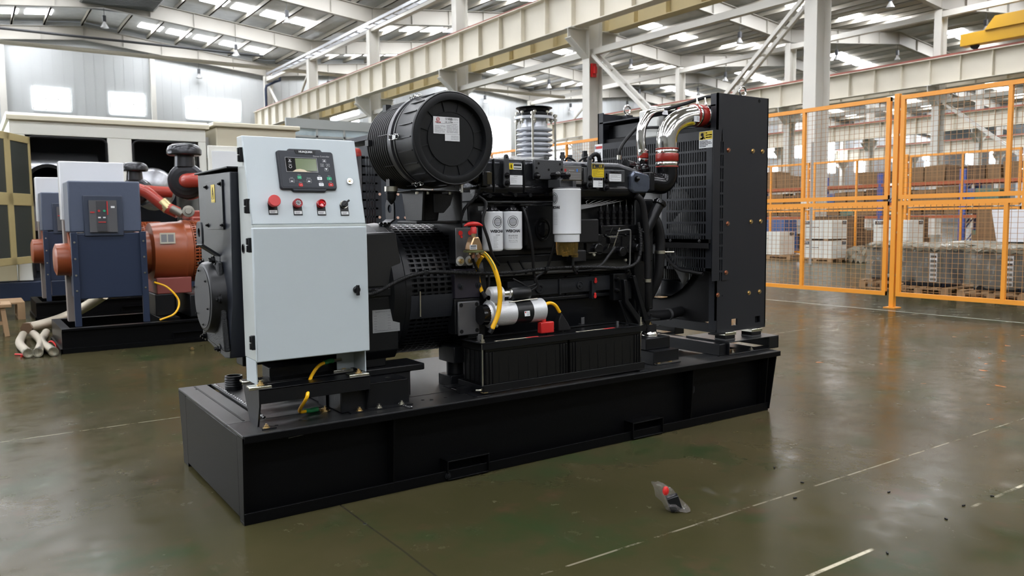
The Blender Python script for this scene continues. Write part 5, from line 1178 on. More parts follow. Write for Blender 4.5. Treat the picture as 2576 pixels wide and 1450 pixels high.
MB().tube([(3.655, 3.72, 1.24), (3.655, 3.74, 1.30), (3.655, 3.80, 1.33), (3.655, 3.87, 1.30), (3.655, 4.10, .95), (3.655, 4.13, .83), (3.655, 4.02, .745), (3.655, 3.92, .82), (3.655, 3.73, 1.17), (3.655, 3.72, 1.24)], .012, 8).build('fan_belt', RUBBER, en)
fx, fy, fz = 4.045, 4.10, 1.16
MB().cyl((3.66, fy, fz), (4.02, fy, fz), .045).lathe((4.01, fy, fz), (1, 0, 0), [(0, .11), (.06, .11), (.07, .05)], 28).build('fan_hub', BLACK, en)
FANM = mat('fan_grey', (.20, .20, .20), .5)
for k in range(8):
    a = 2 * math.pi * k / 8 + .62; rd = Vector((0, math.cos(a), math.sin(a))); tg = Vector((0, -math.sin(a), math.cos(a))); vs, fs = [], []
    for i in range(7):
        r = .09 + .32 * i / 6; w_ = .045 + .030 * i / 6; tw = .50 - .20 * i / 6
        for s_ in (-1, 0, 1): vs.append(Vector((fx, fy, fz)) + rd * r + (tg * math.cos(tw) + XD * math.sin(tw)) * (w_ * s_) + tg * (.05 * (i / 6) ** 2) + XD * (.008 if s_ == 0 else 0))
    for i in range(6):
        for j in range(2): q = i * 3 + j; fs.append((q, q + 1, q + 4, q + 3))
    f_ = MB().add(vs, fs).build('fan_blade', FANM, en); so = f_.modifiers.new('thick', 'SOLIDIFY'); so.thickness = .004
MB().tube([(3.405, 3.61, 1.44), (3.44, 3.60, 1.40), (3.465, 3.60, 1.30), (3.485, 3.60, 1.15), (3.49, 3.60, 1.0), (3.49, 3.60, .93)], .020, 14).build('coolant_hose', RUBBER, en)
MB().tube([(3.49, 3.60, .93), (3.50, 3.61, .84), (3.52, 3.63, .76), (3.54, 3.66, .72)], .017, 14).build('coolant_hose', RUBBER, en)
MB().cyl((3.49, 3.60, .905), (3.49, 3.60, .925), .024).build('hose_clamp', STEEL, en)
MB().tube([(3.57, 3.70, 1.36), (3.62, 3.66, 1.28), (3.655, 3.66, 1.18), (3.655, 3.66, 1.05), (3.645, 3.67, .92), (3.62, 3.72, .80), (3.62, 3.8, .72)], .032, 16).build('radiator_hose', RUBBER, en)
MB().cyl((3.656, 3.66, 1.075), (3.656, 3.66, 1.095), .035).cyl((3.67, 3.63, 1.085), (3.72, 3.60, 1.085), .005, n=8).build('hose_clamp', STEEL, en)
MB().tube([(3.66, 3.86, .70), (3.74, 3.86, .655), (3.90, 3.86, .645), (4.08, 3.88, .655)], .036, 16).build('radiator_hose', RUBBER, en)
MB().cyl((3.93, 3.86, .644), (3.95, 3.86, .645), .040).build('hose_clamp', BARE, en)
# oil filler neck and dipstick
MB().cyl((3.48, 3.62, 1.20), (3.585, 3.60, 1.385), .034, n=20).box(3.45, 3.52, 3.61, 3.68, 1.16, 1.24).build('oil_filler_neck', BLACK, en, bev=.004)
MB().lathe((3.583, 3.60, 1.382), (.49, -.09, .87), [(0, .040), (.005, .044), (.02, .044), (.025, .036), (.03, .036), (.03, 0)], 20).build('oil_filler_cap', BLACKG, en)
# black thermostat housing under the chrome pipes
MB().sph((3.55, 3.80, 1.60), .062, 18, (1.1, 1, .9)).cyl((3.40, 3.78, 1.60), (3.52, 3.80, 1.60), .035).cyl((3.36, 3.76, 1.60), (3.42, 3.78, 1.60), .045, n=20).build('thermostat_housing', BLACKG, en)
MB().hexa((3.36, 3.70, 1.60), (-.6, -.6, 0), .012, .03).build('temperature_sender', BRASS, en)
MB().lathe((3.32, 3.74, 1.56), ZD, [(0, .02), (.05, .02), (.06, .026), (.075, .02)], 16).build('sensor_plug', BLACKP, en)
MB().tube([(2.98, 3.78, 1.64), (2.99, 3.76, 1.665), (3.02, 3.75, 1.655), (3.05, 3.76, 1.64)], .006, 8).nx().tube([(3.08, 3.78, 1.635), (3.12, 3.76, 1.67), (3.18, 3.75, 1.665), (3.2, 3.78, 1.64)], .006, 8).build('breather_hose', RUBBER, en)
MB().tube([(3.13, 3.76, 1.63), (3.17, 3.74, 1.685), (3.21, 3.74, 1.685), (3.24, 3.76, 1.64)], .014, 10, rib=.006).build('cable_loop', BLACKM, en)
# vertical tube by the tall filter
MB().cyl((2.86, 3.57, 1.49), (2.86, 3.57, 1.40), .0045).cyl((2.86, 3.57, 1.42), (2.86, 3.57, 1.385), .009).build('priming_tube', STEEL, en)

# ------------------------------------------------------------------ white filters
def weichai(t, c, ax, r, z, size):
    """emblem and lettering wrapped on the front of a canister"""
    fr_ = Vector(ax).normalized()        # outward direction towards the viewer
    rt = Vector((0, 0, 1)).cross(fr_) * 1.0; rt = ZD.cross(fr_).normalized()
    def P_(u, h, e=.0006): a = u / r; return Vector((c[0], c[1], 0)) + fr_ * (math.cos(a) * (r + e)) + rt * (math.sin(a) * (r + e)) + Vector((0, 0, h))
    m_ = MB(); R1, R2 = size * .50, size * .36
    for rr, w_ in ((R1, .0022), (R2, .0024)):
        m_.tube([P_(rr * .92 * math.sin(2 * math.pi * k / 28), z + rr * math.cos(2 * math.pi * k / 28)) for k in range(29)], w_ * .55, 6, sm=0)
    for q in range(-3, 4):
        h = q * R2 * .27; wd = math.sqrt(max(0, R2 * R2 - h * h)) * .88
        m_.tube([P_(-wd + 2 * wd * i / 5, z + h) for i in range(6)], .0011, 5, sm=0)
    m_.build('round_emblem', INK, t)
    def wrap(s_, sz, h, mt, bold=.0):
        o = text(t, s_, sz, (0, 0, 0), XD, YD, mt, depth=.0004, bold=bold); off = wl(t)
        for v in o.data.vertices:
            q = v.co + off; v.co = P_(q.x, h + q.y, .0003 + q.z) - off
    return wrap, P_
def canister(name, lab, x, y, z0, z1, r, ang, full=True):
    t = thing(name, lab, 'filter', (x, y, z0))
    MB().lathe((x, y, z0), ZD, [(0, r * .86), (.004, r * .95), (.012, r), (z1 - z0 - .006, r), (z1 - z0 - .002, r * 1.015), (z1 - z0, r * .98)], 40).build('canister', WHITE, t)
    MB().lathe((x, y, z1), ZD, [(0, r * .7), (.008, r * .72), (.012, r * .55), (.02, r * .5)], 28).hexa((x, y, z1 + .02), ZD, r * .3, .014).box(x - .02, x + .02, y, y + .12, z1 + .008, z1 + .03).build('filter_head', BLACKG, t)
    fr_ = Vector((math.sin(R(ang)), -math.cos(R(ang)), 0)); wrap, P_ = weichai(t, (x, y), fr_, r, z1 - .055, .062)
    wrap('WEICHAI', .0200, z1 - .105, INK, .0010)
    if full:
        wrap('燃油精滤器', .0105, z1 - .130, INKG); wrap('FUEL FILTER', .0095, z1 - .142, INKG); wrap('图号 Part No.: 10004', .0055, z1 - .156, INKG); wrap('厂家 Factory No.: WP', .0055, z1 - .164, INKG)
    else:
        wrap('使用说明', .0065, z1 - .125, INKG)
        m_ = MB(); rg = random.Random(9)
        for q in range(10):
            h = z1 - .133 - q * .0065; L_ = rg.uniform(.018, .028); m_.tube([P_(-.026 + L_ * i / 3, h) for i in range(4)], .0006, 4, sm=0)
        m_.build('printed_lines', INKG, t)
    return t
canister('fuel_filter', 'white fuel filter left of its twin, instructions printed in small lines', 2.335, 3.585, 1.135, 1.345, .0565, -2, False)
canister('fuel_filter', 'white fuel filter right of its twin, reading FUEL FILTER', 2.462, 3.585, 1.138, 1.345, .0555, -28)
tf = thing('water_separator_filter', 'tall white filter with amber bowl hanging in front of the injection pump', 'filter', (2.78, 3.50, 1.1)); x, y = 2.775, 3.50
MB().lathe((x, y, 1.175), ZD, [(0, .070), (.003, .071), (.040, .071), (.046, .0785), (.05, .0785), (.285, .0785), (.288, .080), (.292, .078)], 44).build('canister', WHITE, tf)
MB().lathe((x, y, 1.10), ZD, [(0, .040), (.002, .058), (.02, .060), (.03, .062), (.075, .064)], 30).cyl((x - .035, y - .03, 1.095), (x - .035, y - .03, 1.115), .018, n=8).cyl((x + .03, y - .03, 1.088), (x + .03, y - .03, 1.11), .02, n=8).build('sediment_bowl', AMBER, tf)
MB().lathe((x, y, 1.468), ZD, [(0, .075), (.006, .076), (.008, .06)], 30).box(x - .055, x + .06, y - .01, y + .10, 1.476, 1.520).box(x + .02, x + .045, y - .03, y, 1.47, 1.515).build('filter_head', DGREY, tf, bev=.005)
MB().box(x - .05, x + .09, y - .03, y - .018, 1.512, 1.518).build('head_bracket', mat('gold_black', ''), tf)
wrap, P_ = weichai(tf, (x, y), Vector((-.98, .14, 0)), .0785, 1.415, .062); wrap('WEICHAI', .0200, 1.365, INK, .0010)
m_ = MB()
for q in range(8): m_.tube([P_(-.01 + .035 * i / 3, 1.335 - q * .009) for i in range(4)], .0006, 4, sm=0)
m_.build('printed_lines', INKG, tf)
for s_ in (-1, 1): MB().hexa((x + .035 * s_ - .02, y + .06, 1.545), (0, -1, 0), .016, .05).sph((x + .035 * s_ - .02, y + .01, 1.545), .018, 12).build('banjo_bolt', BLACKG, tf)
MB().cyl((x + .025, y - .02, 1.04), (x + .025, y - .02, 1.09), .008).tube([(x + .025, y - .02, 1.045), (x + .05, y, 1.01), (x + .11, y + .05, .99)], .007, 8).build('drain_hose', BLACKP, tf)

# ------------------------------------------------------------------ air cleaner
ac = thing('air_cleaner', 'big round black air cleaner drum with white label facing the viewer', 'air filter', (2.0, 3.7, 1.45))
cx, cz, r0 = 2.0, 1.70, .228
# lid: octagon-ish waved rim, recessed face
MB().lathe((cx, 3.405, cz), (0, 1, 0), [(0, .200), (-.004, .224), (.004, r0), (.01, r0), (.10, r0 - .004), (.155, r0 + .004), (.165, r0 + .006), (.175, r0)], 72, cap=False).build('lid_wall', BLACKP, ac)
fc = MB().lathe((cx, 3.403, cz), (0, 1, 0), [(0, .222), (-.003, .214), (.0, .186), (.014, .183), (.030, .180), (.030, .133), (.026, .130), (.026, 0)], 72, cap=False)
fc.build('lid_face', BLACKP, ac)
rb = MB()
for k in range(12):
    a = R(15 + 30 * k); d_ = Vector((math.cos(a), 0, math.sin(a))); c_ = Vector((cx, 3.43, cz)); rb.bar(c_ + d_ * .134, c_ + d_ * .182, .004, .006, up=(0, 1, 0)); rb.bar(c_ - YD * .026 + d_ * .190, c_ - YD * .026 + d_ * .222, .003, .004, up=(0, 1, 0))
rb.lathe((cx, 3.431, cz), (0, -1, 0), [(0, .132), (.005, .132), (.005, .129), (0, .129)], 64)
for k in range(22):
    a = R(360 * k / 22); d_ = Vector((math.cos(a), 0, math.sin(a))); rb.obox(Vector((cx, 3.49, cz)) + d_ * (r0 - .002), (0, 1, 0), d_, Vector((0, 1, 0)).cross(d_), .07, .006, .0025)
rb.build('lid_ribs', BLACKP, ac)
prof = [(0, r0 + .004), (.02, r0 + .002)]; t_ = .02
for k in range(13): prof += [(t_ + .004, r0 - .006), (t_ + .014, r0 - .006), (t_ + .017, r0 + .001), (t_ + .022, r0 + .001)]; t_ += .024
prof += [(t_ + .01, r0 - .008), (t_ + .04, r0 - .02), (t_ + .045, .12)]
MB().lathe((cx, 3.585, cz), (0, 1, 0), prof, 72).build('drum_shell', BLACKP, ac)
sr = MB()
for k in range(9):
    a = R(360 * k / 9 + 12); d_ = Vector((math.cos(a), 0, math.sin(a)))
    sr.obox(Vector((cx, 3.72, cz)) + d_ * (r0 - .002), (0, 1, 0), d_, Vector((0, 1, 0)).cross(d_), .055, .005, .0018).nx()
sr.box(cx - r0 - .018, cx - r0 + .01, 3.86, 3.90, cz - .01, cz + .02).nx().box(cx - .15, cx - .12, 3.84, 3.88, cz + .17, cz + .205).nx().box(cx - .14, cx - .11, 3.84, 3.88, cz - .215, cz - .17)
sr.build('shell_ribs', BLACKP, ac)
def clip_at(ang):
    a = R(ang); d_ = Vector((math.cos(a), 0, math.sin(a))); tg = Vector((-math.sin(a), 0, math.cos(a))); c_ = Vector((cx, 3.575, cz)) + d_ * (r0 + .006)
    m_ = MB()
    def q(v, h, w_): return c_ + YD * v + d_ * h + tg * w_
    for s_ in (-1, 1): m_.tube([q(-.045, .006, .010 * s_), q(-.02, .014, .012 * s_), q(.004, .006, .010 * s_), q(.028, .018, .012 * s_), q(.05, .004, .009 * s_)], .0022, 6)
    m_.tube([q(-.045, .006, -.010), q(-.052, .006, 0), q(-.045, .006, .010)], .0022, 6).tube([q(.05, .004, -.009), q(.055, .003, 0), q(.05, .004, .009)], .0022, 6)
    m_.obox(q(-.012, .010, 0), YD, tg, d_, .018, .009, .0015)
    m_.build('spring_clip', CHROME, ac)
for a in (180 - 2, 118, 242, 60, 300, 0): clip_at(a)
lb = sticker(ac, 'white_label', (1.972, 3.4265, 1.762), XD, ZD, .146, .082, [LABELW, INKG, INKR], [(.12, .60, .92, .62, 1)] + print_lines(7, .05, .46, .06, .5, 1, .3, 5) + print_lines(7, .5, .94, .06, .55, 1, .3, 6) + print_lines(4, .62, .95, .68, .95, 1, .25, 7))
text(ac, '空滤器', .014, (1.985, 3.4255, 1.793), XD, ZD, INKG); text(ac, 'AIR FILTER', .0095, (1.985, 3.4255, 1.778), XD, ZD, INKG); text(ac, 'WEICHAI', .0075, (1.925, 3.4255, 1.776), XD, ZD, INKR, bold=.0002)
em = MB()
for rr in (.0095, .0065): em.tube([(1.925 + rr * .95 * math.cos(2 * math.pi * k / 20), 3.4252, 1.790 + rr * math.sin(2 * math.pi * k / 20)) for k in range(21)], .0008, 5, sm=0)
for q in (-3, 0, 3): em.bar((1.920, 3.4252, 1.790 + q * .001), (1.930, 3.4252, 1.790 + q * .001), .0009, .0006)
em.build('round_emblem', INKR, ac)
sticker(ac, 'white_label', (2.004, 3.4265, 1.704), XD, ZD, .083, .032, [LABELW, INKG], print_lines(3, .4, .92, .2, .85, 1, .25, 5))
# cradle and bracket of the air cleaner
MB().box(1.86, 2.13, 3.60, 3.86, 1.448, 1.455).prism([(3.62, 1.30), (3.80, 1.30), (3.84, 1.45), (3.60, 1.45)], 'x', 1.93, 1.94).prism([(1.94, 1.30), (2.09, 1.30), (2.12, 1.45), (1.93, 1.45)], 'y', 3.74, 3.75).prism([(2.00, 1.44), (2.12, 1.44), (2.10, 1.38), (2.06, 1.34), (2.0, 1.34)], 'y', 3.62, 3.63).box(1.90, 2.22, 3.62, 3.84, 1.285, 1.30).build('cradle', BLACK, ac, bev=.003)
MB().lathe((cx, 3.62, cz), (0, 1, 0), [(0, r0 + .004), (.001, r0 + .008), (.035, r0 + .008), (.036, r0 + .004)], 64).build('clamp_band', mat('band_grey', (.05, .05, .055), .3, .5), ac)
for x in (1.90, 1.96, 2.09): MB().hexa((x, 3.61, 1.435), (0, 0, 1), .008, .012).build('bolt', STEEL, ac)
MB().lathe((1.80, 3.70, 1.385), ZD, [(0, .004), (.02, .02), (.03, .024), (.055, .026), (.056, .03), (.085, .03)], 20).build('dust_valve', BLACKP, ac)
MB().cyl((1.80, 3.70, 1.45), (1.80, 3.70, 1.475), .034, n=20).build('valve_clamp', STEEL, ac)
MB().tube([(cx + .02, 3.93, cz), (2.12, 4.06, 1.69), (2.22, 4.10, 1.64), (2.30, 4.1, 1.58)], .075, 20).build('outlet_hose', BLACKP, ac)
MB().box(2.155, 2.215, 3.70, 3.74, 1.29, 1.52).box(2.15, 2.16, 3.6, 3.9, 1.22, 1.50).build('support_bracket', BLACK, ac, bev=.003)
MB().cyl((2.155, 3.60, 1.445), (2.155, 3.60, 1.50), .010, n=12).build('chrome_spacer', CHROME, ac)

# ------------------------------------------------------------------ exhaust bellows
ex = thing('exhaust_bellows', 'silver corrugated exhaust bellows with bolted black top flange', 'exhaust pipe', (2.93, 4.0, 1.60)); x, y = 2.92, 4.0
pf = [(0, .105), (.012, .105), (.014, .082), (.045, .082)]; z = .045
for k in range(6): pf += [(z, .082), (z + .006, .105), (z + .011, .112), (z + .016, .112), (z + .021, .105), (z + .027, .082)]; z += .0305
pf += [(z, .080), (z + .045, .080), (z + .046, .118), (z + .062, .118), (z + .062, .07)]
MB().lathe((x, y, 1.635), ZD, pf, 56).build('bellows', SILV, ex)
ztop = 1.635 + z + .062
MB().lathe((x, y, ztop), ZD, [(0, .110), (.016, .110), (.017, .090), (.022, .088), (.045, .096), (.052, .112), (.055, .112), (.056, .10), (.052, .09)], 48).build('outlet_flange', BLACK, ex)
bt = MB()
for k in range(8):
    a = 2 * math.pi * k / 8 + .2; p = Vector((x + .105 * math.cos(a), y + .105 * math.sin(a), ztop)); bt.hexa(p + Vector((0, 0, .016)), ZD, .011, .012).hexa(p - Vector((0, 0, .030)), ZD, .011, .012).cyl(p - Vector((0, 0, .045)), p + Vector((0, 0, .03)), .006, n=8).nx()
bt.build('flange_bolt', STEEL, ex)
for a in (R(230), R(-20), R(110)):
    p = Vector((x + .135 * math.cos(a), y + .135 * math.sin(a), 0)); t_ = MB().cyl(p + Vector((0, 0, 1.60)), p + Vector((0, 0, ztop + .02)), .0065, n=10)
    for z_ in (ztop + .004, ztop - .022, 1.64): t_.hexa(p + Vector((0, 0, z_)), ZD, .013, .012)
    t_.bar(p * 1 + Vector((0, 0, ztop - .008)), Vector((x + .11 * math.cos(a), y + .11 * math.sin(a), ztop - .008)), .024, .008)
    t_.build('tie_rod', STEEL, ex)
MB().cyl((x, y, 1.50), (x, y, 1.64), .085, n=28).box(x - .12, x + .12, y - .1, y + .1, 1.58, 1.60).build('turbo_outlet', DGREY, ex)
# ------------------------------------------------------------------ radiator with shroud and finger guard
ra = thing('radiator', 'tall black radiator with slotted finger guard and bolted side plate', 'radiator', (4.3, 4.12, .5))
for ys, yi, nm in ((3.54, 3.552, 'side_plate'), (4.708, 4.720, 'side_plate')):
    s_ = 1 if ys < 4 else -1; a, b = (ys, yi)
    m_ = MB().box(4.048, 4.555, a, b, .622, 2.10)
    m_.prism([(4.062, .645), (4.062, .555), (4.16, .555), (4.16, .645)], 'y', a, b).box(4.205, 4.44, a, b, .555, .645) if False else None
    # lower edge with two square windows
    m_.box(4.062, 4.205, a, b, .54, .622).box(4.262, 4.445, a, b, .54, .622).box(4.50, 4.555, a, b, .54, .622).box(4.205, 4.262, a, b, .54, .578).box(4.445, 4.50, a, b, .54, .578)
    ff = (a - .0, a + .06) if s_ == 1 else (b - .06, b)
    m_.box(4.048, 4.058, ff[0], ff[1], .56, 2.10).box(4.545, 4.555, ff[0], ff[1], .56, 2.10)
    m_.build(nm, SHEET, ra)
MB().box(4.048, 4.555, 3.56, 4.70, 2.02, 2.03).box(4.53, 4.555, 3.56, 4.70, 2.03, 2.10).build('top_sheet', SHEET, ra)
MB().box(4.0, 4.10, 3.50, 3.56, .535, .545).box(4.05, 4.09, 3.545, 4.71, .54, .60).box(4.44, 4.52, 3.56, 3.60, .54, .64).build('bottom_rail', BLACK, ra)
bt = [(4.144, 1.738), (4.398, 1.743), (4.497, 1.744), (4.145, 1.260), (4.388, 1.270), (4.488, 1.272), (4.135, .938), (4.065, .793), (4.378, .788), (4.487, .790)]
for x, z in bt:
    y = 3.532 if x < 4.14 and z > .85 or abs(x - 4.144) < .002 or abs(x - 4.145) < .002 else 3.54
    MB().cyl((x, y, z), (x, y - .003, z), .0155, n=20).cyl((x, y - .003, z), (x, y - .010, z), .011, n=6).build('bolt', BRASS if x > 4.3 else mat('copper_zinc', (.5, .27, .18), .3, 1.), ra)
MB().cyl((4.456, 3.5395, 2.077), (4.456, 3.5385, 2.077), .012, n=16).nx().cyl((4.11, 3.5395, .785), (4.11, 3.5385, .785), .005, n=10).build('bolt_hole', mat('hole_black', ''), ra)
def eye(x, y, z, r=.032):
    m_ = MB().lathe((x, y, z), ZD, [(0, .02), (.006, .02), (.008, .012), (.02, .011)], 16)
    m_.tube([(x + (r) * math.cos(2 * math.pi * k / 24), y, z + .012 + r + r * math.sin(2 * math.pi * k / 24)) for k in range(25)], .0075, 10, sm=0)
    return m_.build('lifting_eye', CHROME, ra)
for px_e in (1868, 1578):
    p = at(px_e, 247, Y=3.66) if px_e > 1700 else at(px_e, 291, X=4.30); MB().box(p.x - .03, p.x + .03, p.y - .03, p.y + .03, 2.03, p.z).build('eye_pad', SHEET, ra); eye(p.x, p.y, p.z)
# core, tanks, shroud
MB().box(4.14, 4.44, 3.60, 4.66, .86, 1.90).build('core_body', mat('core_dark', (.02, .02, .021), .6), ra)
c_ = MB(); y = 3.62
while y < 4.64: c_.box(4.125, 4.14, y, y + .010, .87, 1.89); y += .020
c_.build('core_tubes', mat('core_fins', (.17, .17, .165), .5, .4), ra, smooth=False)
MB().box(4.12, 4.46, 3.58, 4.68, 1.90, 2.01).build('top_tank', BLACK, ra, bev=.01)
MB().box(4.12, 4.46, 3.58, 4.68, .74, .86).build('bottom_tank', SHEET, ra, bev=.01)
cy, cz, rr = 4.10, 1.16, .43; vs, fs = [], []; N_ = 48
for xx in (4.075, 4.085):
    for k in range(N_):
        a = 2 * math.pi * k / N_; d0, d1 = math.cos(a), math.sin(a)
        t_ = min((4.68 - cy) / d0 if d0 > 1e-6 else 9, (3.56 - cy) / d0 if d0 < -1e-6 else 9, (1.90 - cz) / d1 if d1 > 1e-6 else 9, (.60 - cz) / d1 if d1 < -1e-6 else 9)
        vs += [(xx, cy + d0 * t_, cz + d1 * t_), (xx, cy + d0 * rr, cz + d1 * rr)]
for k in range(N_):
    j = (k + 1) % N_; M_ = 2 * N_; fs += [(2 * k, 2 * j, 2 * j + 1, 2 * k + 1), (2 * k + M_, 2 * k + 1 + M_, 2 * j + 1 + M_, 2 * j + M_), (2 * k + 1, 2 * j + 1, 2 * j + 1 + M_, 2 * k + 1 + M_)]
MB().add(vs, fs).lathe((4.05, cy, cz), (1, 0, 0), [(0, rr + .004), (.03, rr + .004), (.03, rr - .001), (0, rr - .001)], 48, cap=False).build('fan_shroud', BLACKM, ra)
# finger guard: slotted sheet in front of the fan, folded round the near side
def slotted(mb, x0, ya, yb, za, zb, top=.05, mg=.03, pitch=.0225, row=.078):
    mb.box(x0, x0 + .003, ya, ya + mg, za, zb).box(x0, x0 + .003, yb - mg, yb, za, zb).box(x0, x0 + .003, ya, yb, zb - top, zb).box(x0, x0 + .003, ya, yb, za, za + .02)
    n = int((yb - ya - 2 * mg) / pitch); st = (yb - ya - 2 * mg) / n
    for k in range(1, n): mb.box(x0, x0 + .003, ya + mg + k * st - st * .21, ya + mg + k * st + st * .21, za, zb - top)
    z = zb - top - row
    while z > za: mb.box(x0 - .0004, x0 + .0034, ya, yb, z, z + .014); z -= row
g_ = MB(); slotted(g_, 4.0, 3.54, 3.99, .95, 1.862, .055, .05, pitch=.0200); slotted(g_, 4.0, 3.99, 4.705, 1.50, 1.862, .045, .04, pitch=.0200)
g_.build('finger_guard', SHEET, ra, smooth=False)
sd_ = MB().box(4.0, 4.068, 3.532, 3.536, .887, 1.864).box(4.098, 4.155, 3.532, 3.536, .887, 1.864).box(4.079, 4.087, 3.532, 3.536, .887, 1.864).box(4.068, 4.098, 3.532, 3.536, 1.79, 1.864)
z = 1.79 - .085
while z > .89: sd_.box(4.068, 4.098, 3.5315, 3.5365, z, z + .014); z -= .085
sd_.build('guard_side', SHEET, ra, smooth=False)
MB().box(3.975, 4.0, 3.545, 4.02, 1.135, 1.16).box(3.975, 3.98, 3.545, 4.02, 1.10, 1.16).tube([(3.99, 4.0, 1.13), (3.99, 3.92, 1.02), (3.99, 3.82, .955), (3.99, 3.70, .94), (3.99, 3.60, .93)], .012, 8).build('guard_stay', BLACKM, ra)
for y in (3.62, 3.88): MB().bolt((3.975, y, 1.148), (-1, 0, 0), .006).build('bolt', BARE, ra)
sticker(ra, 'warning_label', (3.9995, 3.595, 1.805), -YD, ZD, .115, .108, [LABELW, INK, INKR, LABELY], [(0.02, .5, .98, .98, 3), (.1, .52, .3, .62, 1), (.22, .56, .36, .74, 1)] + print_lines(3, .5, .95, .55, .95, 1, .5, 4) + print_lines(5, .05, .95, .06, .45, 1, .5, 9))
fi = MB().lathe((3.998, 3.625, 1.838), (-1, 0, 0), [(0, .012), (.0012, .012), (.0012, .006), (0, .006)], 16).bar((3.998, 3.62, 1.828), (3.998, 3.60, 1.808), .006, .001, up=(1, 0, 0)).build('fan_symbol', INK, ra)
sticker(ra, 'instruction_label', (3.9995, 4.655, 1.80), -YD, ZD, .09, .125, [LABELW, INKG, INKR], [(.2, .72, .98, .88, 2), (.05, .72, .2, .9, 1), (.6, .3, .8, .5, 1)] + print_lines(5, .05, .5, .1, .6, 1, .25, 3))
# expansion bottle
eb = MB().box(4.0, 4.10, 4.03, 4.22, 1.86, 2.06).cyl((4.05, 4.12, 2.06), (4.05, 4.12, 2.085), .03); eb.build('expansion_bottle', mat('milky_plastic', (.62, .63, .60), .4), ra, bev=.012)
MB().tube([(3.99, 4.20, 1.93), (3.97, 4.10, 1.93), (3.98, 3.98, 1.92), (4.05, 3.95, 1.92)], .010, 8).build('overflow_hose', RUBBER, ra)
MB().tube([at(1558, 393, Y=3.9), at(1560, 375, Y=3.9), at(1580, 345, Y=3.9), at(1620, 305, Y=3.88), at(1660, 281, Y=3.85), at(1720, 262, Y=3.82), at(1770, 246, Y=3.8), at(1790, 243, Y=3.8), at(1802, 250, Y=3.8)], .0115, 10).build('vent_hose', RUBBER, ra)
MB().cyl(at(1558, 402, Y=3.9), at(1558, 391, Y=3.9), .016).build('hose_clamp', STEEL, ra)
# brackets under the radiator
for y0, lab in ((3.46, 'near'), (4.34, 'far')):
    b_ = thing('radiator_bracket', 'black folded foot bracket under the %s side of the radiator' % lab, 'bracket', (4.1, y0, ZB))
    MB().box(4.09, 4.60, y0, y0 + .38, .480, .487).box(4.09, 4.097, y0, y0 + .38, ZB, .48).box(4.097, 4.60, y0, y0 + .10, ZB, .406).box(4.50, 4.60, y0, y0 + .01, ZB, .48).box(4.59, 4.60, y0, y0 + .38, ZB, .48).build('folded_plate', BLACK, b_, bev=.002)
    for x in (4.17, 4.36): MB().bolt((x, y0 + .04, .406), ZD, .009).build('bolt', STEEL, b_)
    for x in (4.17, 4.44): MB().box(x - .05, x + .05, y0 + .06, y0 + .15, .495, .52).build('rubber_mount', BLACKM, b_, bev=.004); MB().box(x - .055, x + .055, y0 + .055, y0 + .155, .518, .54).build('mount_cap', mat('bright_zinc', ''), b_, bev=.003)
    for x in (4.17, 4.44): MB().box(x - .05, x + .05, y0 + .06, y0 + .15, .487, .495).build('mount_cap', BARE, b_)
MB().box(4.02, 4.085, 3.48, 4.70, ZB, .475).build('cross_member', BLACK, label='black cross member on the skid in front of the radiator feet', cat='beam', bev=.003)
# ------------------------------------------------------------------ charge air pipes
cp = thing('charge_air_pipe', 'big polished elbow pipe with red hoses between engine and radiator', 'pipe', (3.72, 3.66, 1.5)); yq = 3.66
def Q(px, py): return at(px, py, Y=yq)
pts = [Q(1678, 378), Q(1678, 345), Q(1690, 317), Q(1716, 299), Q(1744, 292)]
MB().tube(pts, .0655, 32, sm=10).build('elbow', CHROME, cp)
def sleeve(y0_, y1_, r, mt, nm, c0=(1678, 1677)):
    a, b = Q(c0[0], y0_), Q(c0[1], y1_); b.x = a.x; MB().lathe(a, b - a, [(0, r - .002), (.003, r), ((b - a).length - .003, r), ((b - a).length, r - .002)], 36).build(nm, mt, cp)
sleeve(374, 422, .0690, CHROME, 'inner_sleeve')
for a, b, r, mt, nm in ((373.5, 377, .0735, REDRUB, 'red_hose'), (378, 386, .0722, CHROME, 'hose_clamp'), (387, 407, .0728, REDRUB, 'red_hose'), (409, 418, .0722, CHROME, 'hose_clamp'), (418.5, 421.5, .0735, REDRUB, 'red_hose')): sleeve(a, b, r, mt, nm)
for yy in (382, 413): a = Q(1655, yy); MB().cyl(a + Vector((-.01, -.03, 0)), a + Vector((.085, -.045, 0)), .0045, n=8).hexa(a + Vector((-.012, -.03, 0)), XD, .008, .02).build('clamp_screw', CHROME, cp)
def hs(x0_, x1_, r, mt, nm, r1=None):
    z = Q(1752, 291).z; a = Vector((x0_, yq, z)); MB().lathe(a, XD, [(0, r - .002), (.003, r), (x1_ - x0_ - .003, r1 or r), (x1_ - x0_, (r1 or r) - .002)], 36).build(nm, mt, cp)
xe = Q(1744, 292).x
hs(xe - .01, 4.085, .068, CHROME, 'inner_sleeve')
for a, b, r, mt, nm in ((-.008, .006, .0735, REDRUB, 'red_hose'), (.008, .028, .0722, CHROME, 'hose_clamp'), (.030, .085, .0728, REDRUB, 'red_hose'), (.087, .107, .0722, CHROME, 'hose_clamp'), (.109, .118, .0735, REDRUB, 'red_hose')): hs(xe + a, xe + b, r, mt, nm)
hs(xe + .118, 4.13, .066, BLACK, 'inlet_cone', .078)
for a in (.018, .097): b = Vector((xe + a, yq - .02, Q(1752, 291).z + .070)); MB().cyl(b, b + Vector((.012, .02, .05)), .005, n=8).hexa(b, (.2, .3, .9), .009, .016).build('clamp_screw', STEEL, cp)
